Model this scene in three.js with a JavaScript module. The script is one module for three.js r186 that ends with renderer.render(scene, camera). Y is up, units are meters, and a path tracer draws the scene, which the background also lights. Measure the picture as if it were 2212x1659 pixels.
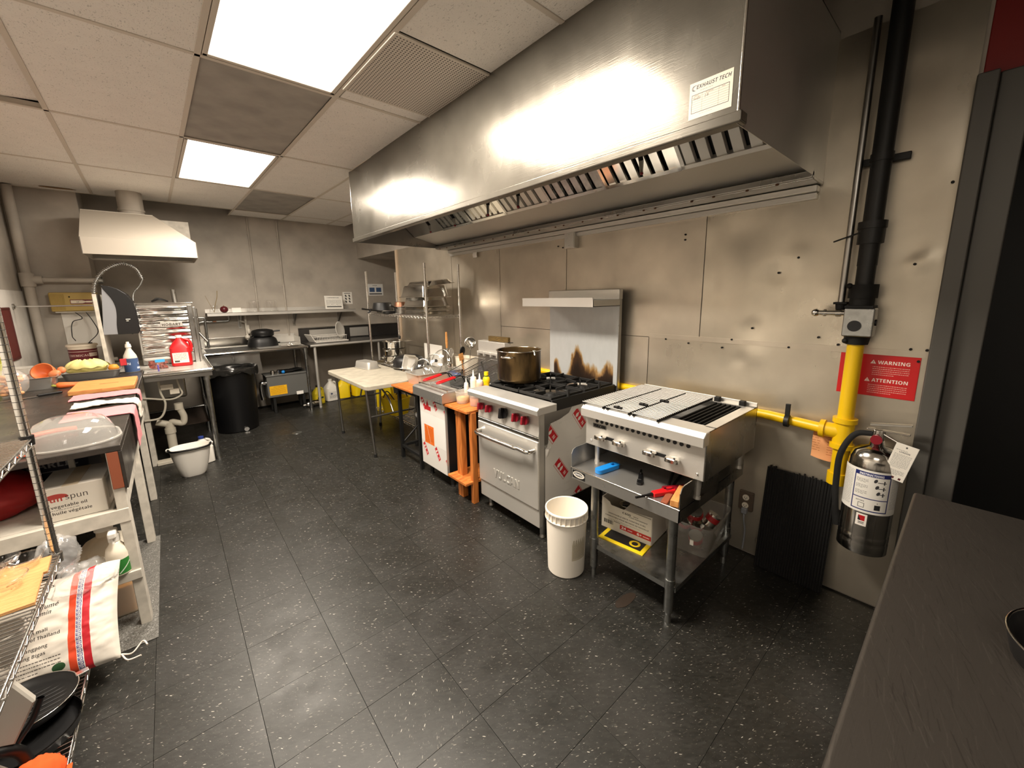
import * as THREE from 'three';
import { mergeGeometries, mergeVertices, toCreasedNormals } from 'three/addons/utils/BufferGeometryUtils.js';
import { RoundedBoxGeometry } from 'three/addons/geometries/RoundedBoxGeometry.js';
import { RectAreaLightUniformsLib } from 'three/addons/lights/RectAreaLightUniformsLib.js';
import { FontLoader } from 'three/addons/loaders/FontLoader.js';
import { TextGeometry } from 'three/addons/geometries/TextGeometry.js';

// ---------------------------------------------------------------- camera, light, exposure
const scene = new THREE.Scene();
scene.background = new THREE.Color(0x000000);
const F = 859.126, EYE = 1.522;
const camera = new THREE.PerspectiveCamera(2 * Math.atan(829.5 / F) * 180 / Math.PI, 2212 / 1659, 0.02, 60);
{
  const yaw = 0.71273, pitch = -0.18211, roll = -0.01486;
  const f = new THREE.Vector3(Math.sin(yaw) * Math.cos(pitch), Math.sin(pitch), -Math.cos(yaw) * Math.cos(pitch));
  const r = new THREE.Vector3(Math.cos(yaw), 0, Math.sin(yaw)), u = new THREE.Vector3().crossVectors(r, f);
  const r2 = r.clone().multiplyScalar(Math.cos(roll)).addScaledVector(u, Math.sin(roll));
  const u2 = u.clone().multiplyScalar(Math.cos(roll)).addScaledVector(r, -Math.sin(roll));
  camera.quaternion.setFromRotationMatrix(new THREE.Matrix4().makeBasis(r2, u2, f.clone().negate()));
  camera.position.set(0, EYE, 0);
  camera.setViewOffset(2212, 1659, -7.4, 31.7, 2212, 1659);
}
const renderer = new THREE.WebGLRenderer({ antialias: true });
renderer.toneMapping = THREE.LinearToneMapping;
renderer.toneMappingExposure = 3.0;
renderer.shadowMap.enabled = true;
RectAreaLightUniformsLib.init();
const LAMP_COLOR = new THREE.Color().setRGB(1.0, 0.885, 0.74);
const LAMP_POWER = 15;

// ---------------------------------------------------------------- helpers
let seed = 20240611;
function rnd() { seed |= 0; seed = seed + 0x6D2B79F5 | 0; let t = Math.imul(seed ^ seed >>> 15, 1 | seed); t = t + Math.imul(t ^ t >>> 7, 61 | t) ^ t; return ((t ^ t >>> 14) >>> 0) / 4294967296; }
const rr = (a, b) => a + (b - a) * rnd();
const PI = Math.PI, V = (x, y, z) => new THREE.Vector3(x, y, z);
const taken = {};
function numbered(n) { if (!(n in taken)) { taken[n] = 0; return n; } taken[n]++; return n + '_' + String(taken[n]).padStart(3, '0'); }
function clean(g) { if (g.index) g = g.toNonIndexed(); for (const k of Object.keys(g.attributes)) if (!['position', 'normal', 'uv'].includes(k)) g.deleteAttribute(k); return g; }
// uv in metres from the way each face points
function metreUV(g) {
  const p = g.attributes.position, n = g.attributes.normal, uv = new Float32Array(p.count * 2);
  for (let i = 0; i < p.count; i += 3) {
    let ax = 0, ay = 0, az = 0;
    for (let k = 0; k < 3; k++) { ax += n.getX(i + k); ay += n.getY(i + k); az += n.getZ(i + k); }
    ax = Math.abs(ax); ay = Math.abs(ay); az = Math.abs(az);
    for (let k = 0; k < 3; k++) {
      const j = i + k, x = p.getX(j), y = p.getY(j), z = p.getZ(j);
      const [a, b] = ax >= ay && ax >= az ? [z, y] : ay >= az ? [x, z] : [x, y];
      uv[2 * j] = a; uv[2 * j + 1] = b;
    }
  }
  g.setAttribute('uv', new THREE.BufferAttribute(uv, 2)); return g;
}
function join(list, keepUV) { const a = (Array.isArray(list) ? list : [list]).flat(9).map(clean); const g = a.length > 1 ? mergeGeometries(a) : a[0]; return keepUV ? g : metreUV(g); }
function meshOf(geoms, mat, keepUV) { const m = new THREE.Mesh(join(geoms, keepUV), mat); m.castShadow = m.receiveShadow = true; return m; }
function part(parent, name, geoms, mat, o = {}) { const m = meshOf(geoms, mat, o.uv); m.name = name; if (o.label) m.userData.label = o.label; if (o.stuff) m.userData.kind = 'stuff'; if (o.at) m.position.set(...o.at); if (o.rot) m.rotation.set(...o.rot); parent.add(m); return m; }
function thing(name, label, category, at = [0, 0, 0], turn = 0, group) {
  const g = new THREE.Group(); g.name = numbered(name); g.position.set(...at); g.rotation.y = turn;
  g.userData = { label, category }; if (group) g.userData.group = group; scene.add(g); return g;
}
function solo(name, label, category, geoms, mat, at = [0, 0, 0], o = {}) {
  const m = meshOf(geoms, mat, o.uv); m.name = numbered(name); m.position.set(...at); if (o.turn) m.rotation.y = o.turn; if (o.rot) m.rotation.set(...o.rot);
  m.userData = { label, category }; if (o.group) m.userData.group = o.group; if (o.kind) m.userData.kind = o.kind; scene.add(m); return m;
}
function struct(name, geoms, mat, o = {}) { const m = meshOf(geoms, mat, o.uv); m.name = name; m.userData.kind = 'structure'; if (o.label) m.userData.label = o.label; scene.add(m); return m; }
function copyOf(o, label, at, turn) { const c = o.clone(); c.name = numbered(o.name.replace(/_\d{3}$/, '')); c.userData = { ...o.userData, label }; if (at) c.position.set(...at); if (turn !== undefined) c.rotation.y = turn; scene.add(c); return c; }
// geometry makers: sizes, then the place of the centre
const bx = (w, h, d, x = 0, y = 0, z = 0) => new THREE.BoxGeometry(w, h, d).translate(x, y, z);
const rb = (w, h, d, x = 0, y = 0, z = 0, r = 0.004, s = 1) => new RoundedBoxGeometry(w, h, d, s, Math.min(r, w * .49, h * .49, d * .49)).translate(x, y, z);
const span = (x0, x1, y0, y1, z0, z1, r) => r ? rb(x1 - x0, y1 - y0, z1 - z0, (x0 + x1) / 2, (y0 + y1) / 2, (z0 + z1) / 2, r) : bx(x1 - x0, y1 - y0, z1 - z0, (x0 + x1) / 2, (y0 + y1) / 2, (z0 + z1) / 2);
const cy = (r0, r1, h, x = 0, y = 0, z = 0, s = 24, open = false) => new THREE.CylinderGeometry(r0, r1, h, s, 1, open).translate(x, y, z);
function rod(a, b, r, s = 10, r2 = r) { const A = V(...a), B = V(...b), d = B.clone().sub(A), L = d.length(); const g = new THREE.CylinderGeometry(r2, r, L, s); g.applyQuaternion(new THREE.Quaternion().setFromUnitVectors(V(0, 1, 0), d.normalize())); return g.translate((A.x + B.x) / 2, (A.y + B.y) / 2, (A.z + B.z) / 2); }
function tube(pts, r, n = 40, s = 10, closed = false, tension) { return new THREE.TubeGeometry(new THREE.CatmullRomCurve3(pts.map(p => V(...p)), closed, tension === undefined ? 'centripetal' : 'catmullrom', tension ?? .5), n, r, s, closed); }
const lathe = (prof, s = 40) => new THREE.LatheGeometry(prof.map(p => new THREE.Vector2(p[0], p[1])), s);
const ball = (r, x = 0, y = 0, z = 0, sx = 1, sy = 1, sz = 1, s = 20) => new THREE.SphereGeometry(r, s, Math.ceil(s * .7)).scale(sx, sy, sz).translate(x, y, z);
const ring = (R, r, x = 0, y = 0, z = 0, s = 32) => new THREE.TorusGeometry(R, r, 8, s).rotateX(PI / 2).translate(x, y, z);
function poly(pts, depth, bevel = 0) { // outline in x,y, thickness along z
  const s = new THREE.Shape(pts.map(p => new THREE.Vector2(p[0], p[1])));
  return new THREE.ExtrudeGeometry(s, { depth, bevelEnabled: bevel > 0, bevelSize: bevel, bevelThickness: bevel, bevelSegments: 1, curveSegments: 8 });
}
function roundRect(w, h, r, hole) { const s = new THREE.Shape(), x = w / 2, y = h / 2; s.moveTo(-x + r, -y); s.lineTo(x - r, -y); s.absarc(x - r, -y + r, r, -PI / 2, 0); s.lineTo(x, y - r); s.absarc(x - r, y - r, r, 0, PI / 2); s.lineTo(-x + r, y); s.absarc(-x + r, y - r, r, PI / 2, PI); s.lineTo(-x, -y + r); s.absarc(-x + r, -y + r, r, PI, PI * 1.5); return s; }
// a loft of rounded-rectangle rings [y, w, d, r] (used for pans, jugs, tubs)
function loft(rings, cap0 = true, cap1 = false, seg = 6) {
  const n = 4 * (seg + 1), pos = [], idx = [];
  for (const [y, w, d, r] of rings) for (let q = 0; q < 4; q++) for (let k = 0; k <= seg; k++) {
    const a = (q + k / seg) * PI / 2, sx = q === 0 || q === 3 ? 1 : -1, sz = q < 2 ? 1 : -1;
    pos.push(sx * (w / 2 - r) + r * Math.cos(a), y, sz * (d / 2 - r) + r * Math.sin(a));
  }
  for (let i = 0; i < rings.length - 1; i++) for (let k = 0; k < n; k++) { const a = i * n + k, b = i * n + (k + 1) % n, c = a + n, d = b + n; idx.push(a, c, b, b, c, d); }
  const addCap = (i, up) => { const c = pos.length / 3; let x = 0, z = 0; for (let k = 0; k < n; k++) { x += pos[3 * (i * n + k)]; z += pos[3 * (i * n + k) + 2]; } const base = c + 1; pos.push(x / n, rings[i][0], z / n); for (let k = 0; k < n; k++) pos.push(pos[3 * (i * n + k)], pos[3 * (i * n + k) + 1], pos[3 * (i * n + k) + 2]); for (let k = 0; k < n; k++) { const a = base + k, b = base + (k + 1) % n; up ? idx.push(c, b, a) : idx.push(c, a, b); } };
  if (cap0) addCap(0, false); if (cap1) addCap(rings.length - 1, true);
  const g = new THREE.BufferGeometry(); g.setAttribute('position', new THREE.Float32BufferAttribute(pos, 3)); g.setIndex(idx);
  const c = toCreasedNormals(g, 0.6); c.setAttribute('uv', new THREE.Float32BufferAttribute(new Float32Array(c.attributes.position.count * 2), 2)); return c;
}
// a sheet of nu x nv points from f(u,v) with a little thickness
function sheet(f, nu, nv, th = 0.002) {
  const g = new THREE.PlaneGeometry(1, 1, nu, nv), p = g.attributes.position, n = p.count;
  for (let i = 0; i < n; i++) { const q = f(p.getX(i) + .5, p.getY(i) + .5); p.setXYZ(i, ...q); }
  g.computeVertexNormals();
  const b = g.clone(), bp = b.attributes.position, nn = g.attributes.normal;
  for (let i = 0; i < n; i++) bp.setXYZ(i, bp.getX(i) - nn.getX(i) * th, bp.getY(i) - nn.getY(i) * th, bp.getZ(i) - nn.getZ(i) * th);
  const ix = b.index.array; for (let i = 0; i < ix.length; i += 3) { const t = ix[i]; ix[i] = ix[i + 1]; ix[i + 1] = t; }
  b.computeVertexNormals(); return [g, b];
}
// smooth value noise
const hash = (x, y, z) => { let h = Math.imul(x, 374761393) ^ Math.imul(y, 668265263) ^ Math.imul(z, 2147483647 - 1234567); h = Math.imul(h ^ h >>> 13, 1274126177); return ((h ^ h >>> 16) >>> 0) / 4294967296; };
function vnoise(x, y, z = 0, per = 0) { const xi = Math.floor(x), yi = Math.floor(y), f = t => t * t * (3 - 2 * t), u = f(x - xi), v = f(y - yi), m = a => per ? ((a % per) + per) % per : a; const h = (a, b) => hash(m(xi + a), m(yi + b), z); return (h(0, 0) * (1 - u) + h(1, 0) * u) * (1 - v) + (h(0, 1) * (1 - u) + h(1, 1) * u) * v; }
const fbm = (x, y, z = 0, per = 0, o = 4) => { let s = 0, a = .5, k = 1; for (let i = 0; i < o; i++) { s += a * vnoise(x * k, y * k, z + i * 17, per * k); a *= .5; k *= 2; } return s; };
// ---------------------------------------------------------------- textures
function dataTex(n, fn, srgb, rep) { // fn(u,v) -> [r,g,b] 0..255
  const d = new Uint8Array(n * n * 4); for (let j = 0; j < n; j++) for (let i = 0; i < n; i++) { const c = fn(i / n, j / n, i, j); const k = 4 * (j * n + i); d[k] = c[0]; d[k + 1] = c[1]; d[k + 2] = c[2]; d[k + 3] = 255; }
  const t = new THREE.DataTexture(d, n, n, THREE.RGBAFormat); t.wrapS = t.wrapT = THREE.RepeatWrapping; t.magFilter = THREE.LinearFilter; t.minFilter = THREE.LinearMipmapLinearFilter; t.generateMipmaps = true; if (srgb) t.colorSpace = THREE.SRGBColorSpace; if (rep) t.repeat.set(rep[0], rep[1]); t.needsUpdate = true; return t;
}
function canvasTex(w, h, draw, rep) { const c = document.createElement('canvas'); c.width = w; c.height = h; const x = c.getContext('2d'); draw(x, w, h); const t = new THREE.CanvasTexture(c); t.colorSpace = THREE.SRGBColorSpace; t.wrapS = t.wrapT = THREE.RepeatWrapping; if (rep) t.repeat.set(...rep); return t; }
const retile = (t, a, b = a) => { const c = t.clone(); c.repeat.set(a, b); c.needsUpdate = true; return c; };
const g3 = v => { v = Math.max(0, Math.min(255, v)); return [v, v, v]; };
const smudgeTex = dataTex(512, (u, v) => g3(255 * (.42 + .5 * (fbm(u * 5, v * 5, 3, 5, 5)) + .12 * (fbm(u * 40, v * 4, 9, 4, 2) - .4))));          // roughness of handled steel
const brushTex = dataTex(512, (u, v, i, j) => g3(110 + 90 * (hash(i >> 5, j, 5) - .5) * .8 + 60 * (vnoise(u * 8, v * 256, 2, 256) - .5)));     // fine brushing along u
const mottleTex = dataTex(512, (u, v) => g3(255 * (.87 + .2 * (fbm(u * 8, v * 8, 21, 8, 5) - .47))), true);                                     // soft patchy tint
const grainTex = dataTex(256, (u, v, i, j) => g3(128 + 120 * (hash(i, j, 3) - .5)));
const woodTex = (a, b, z) => dataTex(512, (u, v) => { const w = fbm(u * 3, v * 26, z, 0, 4), s = Math.sin((v * 14 + fbm(u * 2, v * 3, z + 5, 0, 3) * 5) * 6.28) * .5 + .5; const t = Math.min(1, Math.max(0, .6 * s * .6 + .75 * w - .1)); return [a[0] + (b[0] - a[0]) * t, a[1] + (b[1] - a[1]) * t, a[2] + (b[2] - a[2]) * t]; }, true);
const plyTex = woodTex([214, 132, 62], [150, 78, 28], 4), boardTex = woodTex([216, 158, 92], [184, 120, 62], 8), bambooTex = woodTex([222, 172, 112], [198, 142, 84], 12);
// ---------------------------------------------------------------- materials
const std = (c, rough, metal = 0, o = {}) => { const m = new THREE.MeshStandardMaterial({ roughness: rough, metalness: metal, ...o }); Array.isArray(c) ? m.color.setRGB(...c) : m.color.set(c); return m; };
const phy = (c, rough, o = {}) => { const m = new THREE.MeshPhysicalMaterial({ roughness: rough, ...o }); Array.isArray(c) ? m.color.setRGB(...c) : m.color.set(c); return m; };
const M = {
  wall: std('#c4bbaf', .75, 0, { map: retile(mottleTex, .6), bumpMap: retile(grainTex, 4), bumpScale: .0006 }),
  wallWhite: std('#f1ece4', .6, 0, { map: retile(mottleTex, .8), bumpMap: retile(grainTex, 5), bumpScale: .001 }),
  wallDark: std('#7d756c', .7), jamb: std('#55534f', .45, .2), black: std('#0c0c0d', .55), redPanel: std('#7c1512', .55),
  trim: std('#c9b39a', .5), slab: std('#24231f', .9),
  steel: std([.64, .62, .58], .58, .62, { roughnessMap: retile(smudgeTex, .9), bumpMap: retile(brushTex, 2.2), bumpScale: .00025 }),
  hoodSteel: std([.22, .203, .172], .37, .6, { roughnessMap: retile(smudgeTex, .8), map: retile(mottleTex, .7), bumpMap: retile(brushTex, 1.4), bumpScale: .0002 }),
  wallSteel: std([.80, .72, .60], .62, .8, { roughnessMap: retile(smudgeTex, .7), map: retile(mottleTex, .5) }),
  dentSteel: std([.76, .69, .57], .5, .75, { roughnessMap: retile(smudgeTex, .7), map: retile(mottleTex, .5) }),
  dimSteel: std([.40, .39, .37], .5, 1, { roughnessMap: retile(smudgeTex, 1.1) }),
  darkSteel: std([.085, .08, .077], .5, .75, { roughnessMap: retile(smudgeTex, 1.3), bumpMap: retile(brushTex, 3), bumpScale: .0003 }),
  galv: std([.52, .53, .52], .5, 1, { map: retile(mottleTex, 5), roughnessMap: retile(smudgeTex, 4) }),
  standSteel: std([.46, .45, .43], .5, .8, { roughnessMap: retile(smudgeTex, 1.1) }), hoodPaint: std('#b5ada1', .55),
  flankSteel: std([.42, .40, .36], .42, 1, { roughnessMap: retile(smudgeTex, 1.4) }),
  rodSteel: std([.40, .385, .36], .5, .8),
  chrome: std([.72, .71, .69], .16, 1), polished: std([.68, .66, .62], .22, 1, { roughnessMap: retile(smudgeTex, 2.2) }),
  iron: std('#161514', .62, .3, { bumpMap: retile(grainTex, 30), bumpScale: .0004 }), blackPaint: std('#121212', .5), blackPlastic: std('#08080a', .42), rubber: std('#0e0e0e', .85),
  greyPlastic: std('#8b8d92', .5), whitePlastic: std('#e6e2da', .42), ivory: std('#ece2d0', .45), whitePaint: std('#e6dfd2', .6, 0, { map: retile(mottleTex, 3) }),
  yellowPipe: std('#e3b90b', .38), yellow: std('#f0cf10', .45), red: std('#c3161c', .4), knobRed: std('#7c1220', .35), blue: std('#1b7fd0', .35), orange: std('#e2551b', .9),
  ply: std('#ffffff', .55, 0, { map: retile(plyTex, 1.4) }), plyUp: std('#ffffff', .55, 0, { map: (() => { const t = retile(plyTex, 1.4); t.rotation = Math.PI / 2; return t; })() }), board: std('#ffffff', .6, 0, { map: retile(boardTex, 2.2) }), bamboo: std('#ffffff', .6, 0, { map: retile(bambooTex, 3) }), brownWood: std('#8a4a30', .7),
  card: std('#c8b79c', .85), cardWhite: std('#d8d2c8', .8), paper: std('#efece6', .8), navy: std('#16172a', .7),
  laminate: std('#3b3632', .5, 0, { map: retile(mottleTex, 6), roughnessMap: retile(smudgeTex, 2) }), tableWhite: std('#cdc5b3', .5, 0, { map: retile(mottleTex, 2) }),
  clear: phy('#ffffff', .08, { transmission: 1, thickness: 0, ior: 1.45 }), frosted: phy('#f2f0ec', .35, { transmission: .75, thickness: 0, ior: 1.45 }), film: phy('#ffffff', .12, { transmission: .82, thickness: 0, ior: 1.4 }),
  glass: phy('#ffffff', .03, { transmission: 1, thickness: 0, ior: 1.5 }), bowlGlass: phy('#ffffff', .03, { transmission: 1, thickness: .01, ior: 1.48 }), milk: phy('#f3efe6', .4, { transmission: .35, thickness: 0 }),
  pvc: std('#cfc8b8', .5), pink: std('#dc8c92', .95), cloth: std('#e4d8cc', .95), teflon: std('#1a1a1b', .42, .2), rust: std('#5c3b24', .8), copper: std([.26, .13, .08], .4, .9),
};
// ================================================================ THE SETTING
const CEIL = 2.63, WX = 2.42, BACK = -6.65;
// ---- floor: speckled vinyl tiles, each a piece of its own
const flecks = canvasTex(2048, 2048, (c, w, h) => {
  const T = w / 4;
  for (let ty = 0; ty < 4; ty++) for (let tx = 0; tx < 4; tx++) {
    c.save(); c.beginPath(); c.rect(tx * T, ty * T, T, T); c.clip();
    const g = 33 + Math.floor(rr(-2, 2)); c.fillStyle = `rgb(${g + 1},${g},${g - 3})`; c.fillRect(tx * T, ty * T, T, T);
    for (let i = 0; i < 900; i++) { const s = rr(3, 16), k = Math.floor(rr(-20, 22)); c.fillStyle = `rgba(${g + k},${g + k},${g + k - 3},.35)`; c.beginPath(); c.ellipse(tx * T + rr(0, T), ty * T + rr(0, T), s * 1.8, s * .6, rr(-.4, .2) - .5, 0, 6.3); c.fill(); }
    const a0 = rnd() < .75 ? -.55 : .9;
    for (let i = 0; i < 620; i++) { const L = Math.pow(rnd(), 4.5) * 13 + 1.1, b = Math.floor(100 + 140 * Math.pow(rnd(), 1.3)); c.fillStyle = `rgba(${b},${b - 6},${b - 16},${rr(.25, .95)})`; c.beginPath(); c.ellipse(tx * T + rr(0, T), ty * T + rr(0, T), L * .75, Math.max(.8, L * .17), a0 + rr(-.45, .45), 0, 6.3); c.fill(); }
    for (let i = 0; i < 8; i++) { c.strokeStyle = `rgba(150,142,130,${rr(.04, .16)})`; c.lineWidth = rr(.6, 1.6); c.beginPath(); const x = tx * T + rr(0, T), y = ty * T + rr(0, T); c.moveTo(x, y); c.lineTo(x + rr(-180, 180), y + rr(-180, 180)); c.stroke(); }
    c.restore();
  }
});
const floorRough = dataTex(512, (u, v) => g3(255 * (.36 + .34 * fbm(u * 6, v * 6, 31, 6, 5) + .06 * hash(u * 512 | 0, v * 512 | 0, 8))));
const tileMat = std('#ffffff', .74, 0, { map: flecks, roughnessMap: retile(floorRough, 1.3), bumpMap: retile(grainTex, 3), bumpScale: .00012 });
const T = 0.3048, FX = 0.075, FZ = -1.325;
const floor = struct('floor', span(-1.5, 5.2, -.12, -.005, BACK - .1, 2.7), std('#050505', .95));
{
  const geos = [];
  for (let k = 0; k < 16; k++) for (let q = 0; q < 2; q++) {
    const g = clean(rb(T - .0011, .005, T - .0011, 0, -.0025, 0, .0005)), p = g.attributes.position, uv = g.attributes.uv;
    for (let i = 0; i < p.count; i++) { const a = (p.getX(i) / T + .5) / 4, b = (p.getZ(i) / T + .5) / 4; const [s, t] = q ? [.25 - a, .25 - b] : [a, b]; uv.setXY(i, (k % 4) / 4 + s, Math.floor(k / 4) / 4 + t); }
    geos.push(g);
  }
  const add = (i, j, name = 'floor_tile') => { const m = new THREE.Mesh(geos[Math.floor(rnd() * 32)], tileMat); m.name = name; m.position.set(FX + T * (i + .5), rr(-.0004, .0002), FZ - T * (j + .5)); m.receiveShadow = m.castShadow = true; return m; };
  const seen = [], rest = [];
  for (let i = -6; i < 16; i++) for (let j = -14; j < 18; j++) {
    const x = FX + T * (i + .5), z = FZ - T * (j + .5);
    if (x < -1.05 + .1 || x > 5 || z < BACK + .1) { continue; }
    const inView = x < 2.6 && z < -.2 && x > -.75 + Math.max(0, (z + 2.6) * -.0) && x > z * .18 - .25 && x < 2.6 && (x - .1) > (z + .9) * 1.2 - .6;
    (inView ? seen : rest).push(add(i, j));
  }
  seen.slice(0, 298).forEach(m => floor.add(m));
  const merged = [...seen.slice(298), ...rest].map(m => { m.updateMatrix(); return m.geometry.clone().applyMatrix4(m.matrix); });
  const r = new THREE.Mesh(mergeGeometries(merged), tileMat); r.name = 'floor_tiles_out_of_view'; r.userData.kind = 'stuff'; r.receiveShadow = true; floor.add(r);
}
// ---- walls
struct('wall_left', span(-1.17, -1.05, 0, 3.0, BACK - .1, 2.6), M.wall);
struct('wall_corner', span(-1.05, -.545, 0, 3.0, BACK, -6.2, .006), M.wall);
struct('wall_back', span(-1.17, 3.6, 0, 3.0, BACK - .12, BACK), M.wall);
struct('wall_rear', span(-1.17, 5.2, 0, 3.0, 2.5, 2.62), M.wall);
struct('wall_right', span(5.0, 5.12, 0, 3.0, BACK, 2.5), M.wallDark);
struct('wall_alcove', [span(3.3, 3.42, 0, 3.0, BACK, -4.6), span(2.54, 3.3, 0, 3.0, -5.0, -4.88)], M.wall);
const wallHood = struct('wall_hood', [span(WX + .006, WX + .126, 0, 3.0, -5.17, -.10), span(WX + .006, WX + .126, 2.15, 3.0, BACK, -5.17), span(WX + .126, 3.3, 2.15, 2.25, BACK, -5.0)], M.wall);
struct('trim_1', span(WX - .02, WX + .13, 0, 2.15, -5.215, -5.165, .004), M.trim);
struct('trim_2', [span(WX - .06, WX + .14, 0, 2.3, -.112, -.055, .006), span(WX - .02, WX + .14, 0, 2.3, -.055, .03, .006)], M.jamb);
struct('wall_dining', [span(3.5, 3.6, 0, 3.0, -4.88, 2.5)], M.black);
struct('wall_header', [span(WX + .0, WX + .14, 2.302, 3.0, -.1, 2.5, .004)], M.redPanel);
// lower white band of the left wall
struct('trim_3', span(-1.05, -1.042, 0, 1.64, -6.2, 2.5), M.wallWhite);
// ---- stainless cladding of the hood wall, dented
function dentedPanel(z0, z1, y0, y1, amp, dents = []) {
  const nu = Math.max(6, Math.round((z1 - z0) / .022)), nv = Math.max(6, Math.round((y1 - y0) / .022)), zc = (z0 + z1) / 2, yc = (y0 + y1) / 2, sz = rr(0, 50) | 0;
  const f = (u, v) => {
    const z = z0 + u * (z1 - z0), y = y0 + v * (y1 - y0), e = Math.min(1, 8 * Math.min(u, 1 - u)) * Math.min(1, 8 * Math.min(v, 1 - v));
    let h = amp * e * ((fbm(z * 2.2 + 9, y * 2.2, sz, 0, 3) - .45) * 2);
    for (const [dz, dy, r, a] of dents) { const q = ((z - dz) ** 2 + (y - dy) ** 2) / (r * r); h += a * Math.exp(-q); }
    return [WX - .005 + .009 * Math.tanh(h / .009), y, z];
  };
  return sheet((u, v) => f(u, v), nu, nv, .0015);
}
const dents = [[-.70, 1.62, .05, .007], [-.62, 1.69, .06, -.006], [-.80, 1.33, .05, .008], [-.86, 1.42, .12, -.006], [-.5, 1.30, .08, .006], [-1.0, 1.5, .1, .006], [-.18, 1.64, .04, -.009], [-.22, 1.68, .03, .006], [-1.15, 1.9, .12, -.005], [-.9, 1.86, .15, .008], [-.45, 1.52, .07, -.006]];
const panels = [[-.112, -1.085, 1.262, 2.62, .011, dents], [-1.09, -2.16, 1.242, 2.06, .003, []], [-2.165, -2.995, 1.242, 2.06, .003, []], [-3.0, -3.835, .9, 2.06, .002, []], [-3.84, -5.165, .9, 2.15, .003, []],
[-.112, -1.42, .012, 1.258, .004, [[-.86, 1.15, .03, .008], [-.78, 1.18, .05, -.006], [-.95, 1.13, .09, .006]]], [-1.425, -2.995, .012, 1.238, .003, []], [-3.0, -5.165, .012, .895, .002, []]];
for (const [z1, z0, y0, y1, a, d] of panels) { const m = part(wallHood, 'steel_panel', dentedPanel(z0, z1, y0, y1, a, d).map(g => g), d.length ? M.dentSteel : M.wallSteel); }
{ // screws and screw holes
  const pts = [[-.70, 1.62], [-.62, 1.69], [-.80, 1.33], [-1.21, 1.87], [-1.21, 1.84], [-.5, 1.30], [-.9, 1.26], [-.42, 1.27], [-.62, 1.24], [-.14, 1.22], [-.17, 1.27], [-.12, 1.27], [-2.2, 1.89], [-2.25, 1.905], [-2.05, 1.9], [-.20, 1.63], [-.13, 1.94], [-.95, 1.21], [-1.15, 1.22], [-1.3, 1.235]];
  for (const [z, y] of pts) part(wallHood, 'screw', cy(.0055, .0055, .006, 0, 0, 0, 10).rotateZ(PI / 2), M.iron, { at: [WX - .009, y, z] });
  part(wallHood, 'seam_strip', span(WX - .0085, WX - .002, 1.236, 1.264, -1.42, -.112), M.wallSteel);
}
// ---- suspended ceiling
const tileTex = dataTex(1024, (u, v, i, j) => { const f = vnoise(u * 170, v * 90, 2, 0), p = f > .86 ? -34 : 0; return g3(240 + p + 8 * (fbm(u * 9, v * 9, 7, 9, 4) - .47) + 10 * (hash(i, j, 2) - .5)); }, true);
const tileBump = dataTex(512, (u, v, i, j) => g3(200 - (vnoise(u * 120, v * 70, 2) > .82 ? 150 : 0) + 40 * (hash(i, j, 5) - .5)));
const ceilMat = std('#faf6f0', .9, 0, { map: retile(tileTex, 1.6), bumpMap: retile(tileBump, 1.6), bumpScale: .0012 });
const ceilGrey = std('#b6b1a9', .7, 0, { map: retile(mottleTex, 1) });
const gridMat = std('#cfc6ba', .5);
const ceiling = struct('ceiling', span(-1.5, 5.2, 3.0, 3.1, BACK - .1, 2.7), M.slab);
const CG = new THREE.Group(); const CROT = .0207, CX = .257, CZ = -2.49, SX = .61, SZ = 1.238;
const place = (m, x, z, y = CEIL) => { const c = Math.cos(CROT), s = Math.sin(CROT); m.position.set(CX + x * c + z * s, y, CZ - x * s + z * c); m.rotation.y = CROT; return m; };
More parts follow.
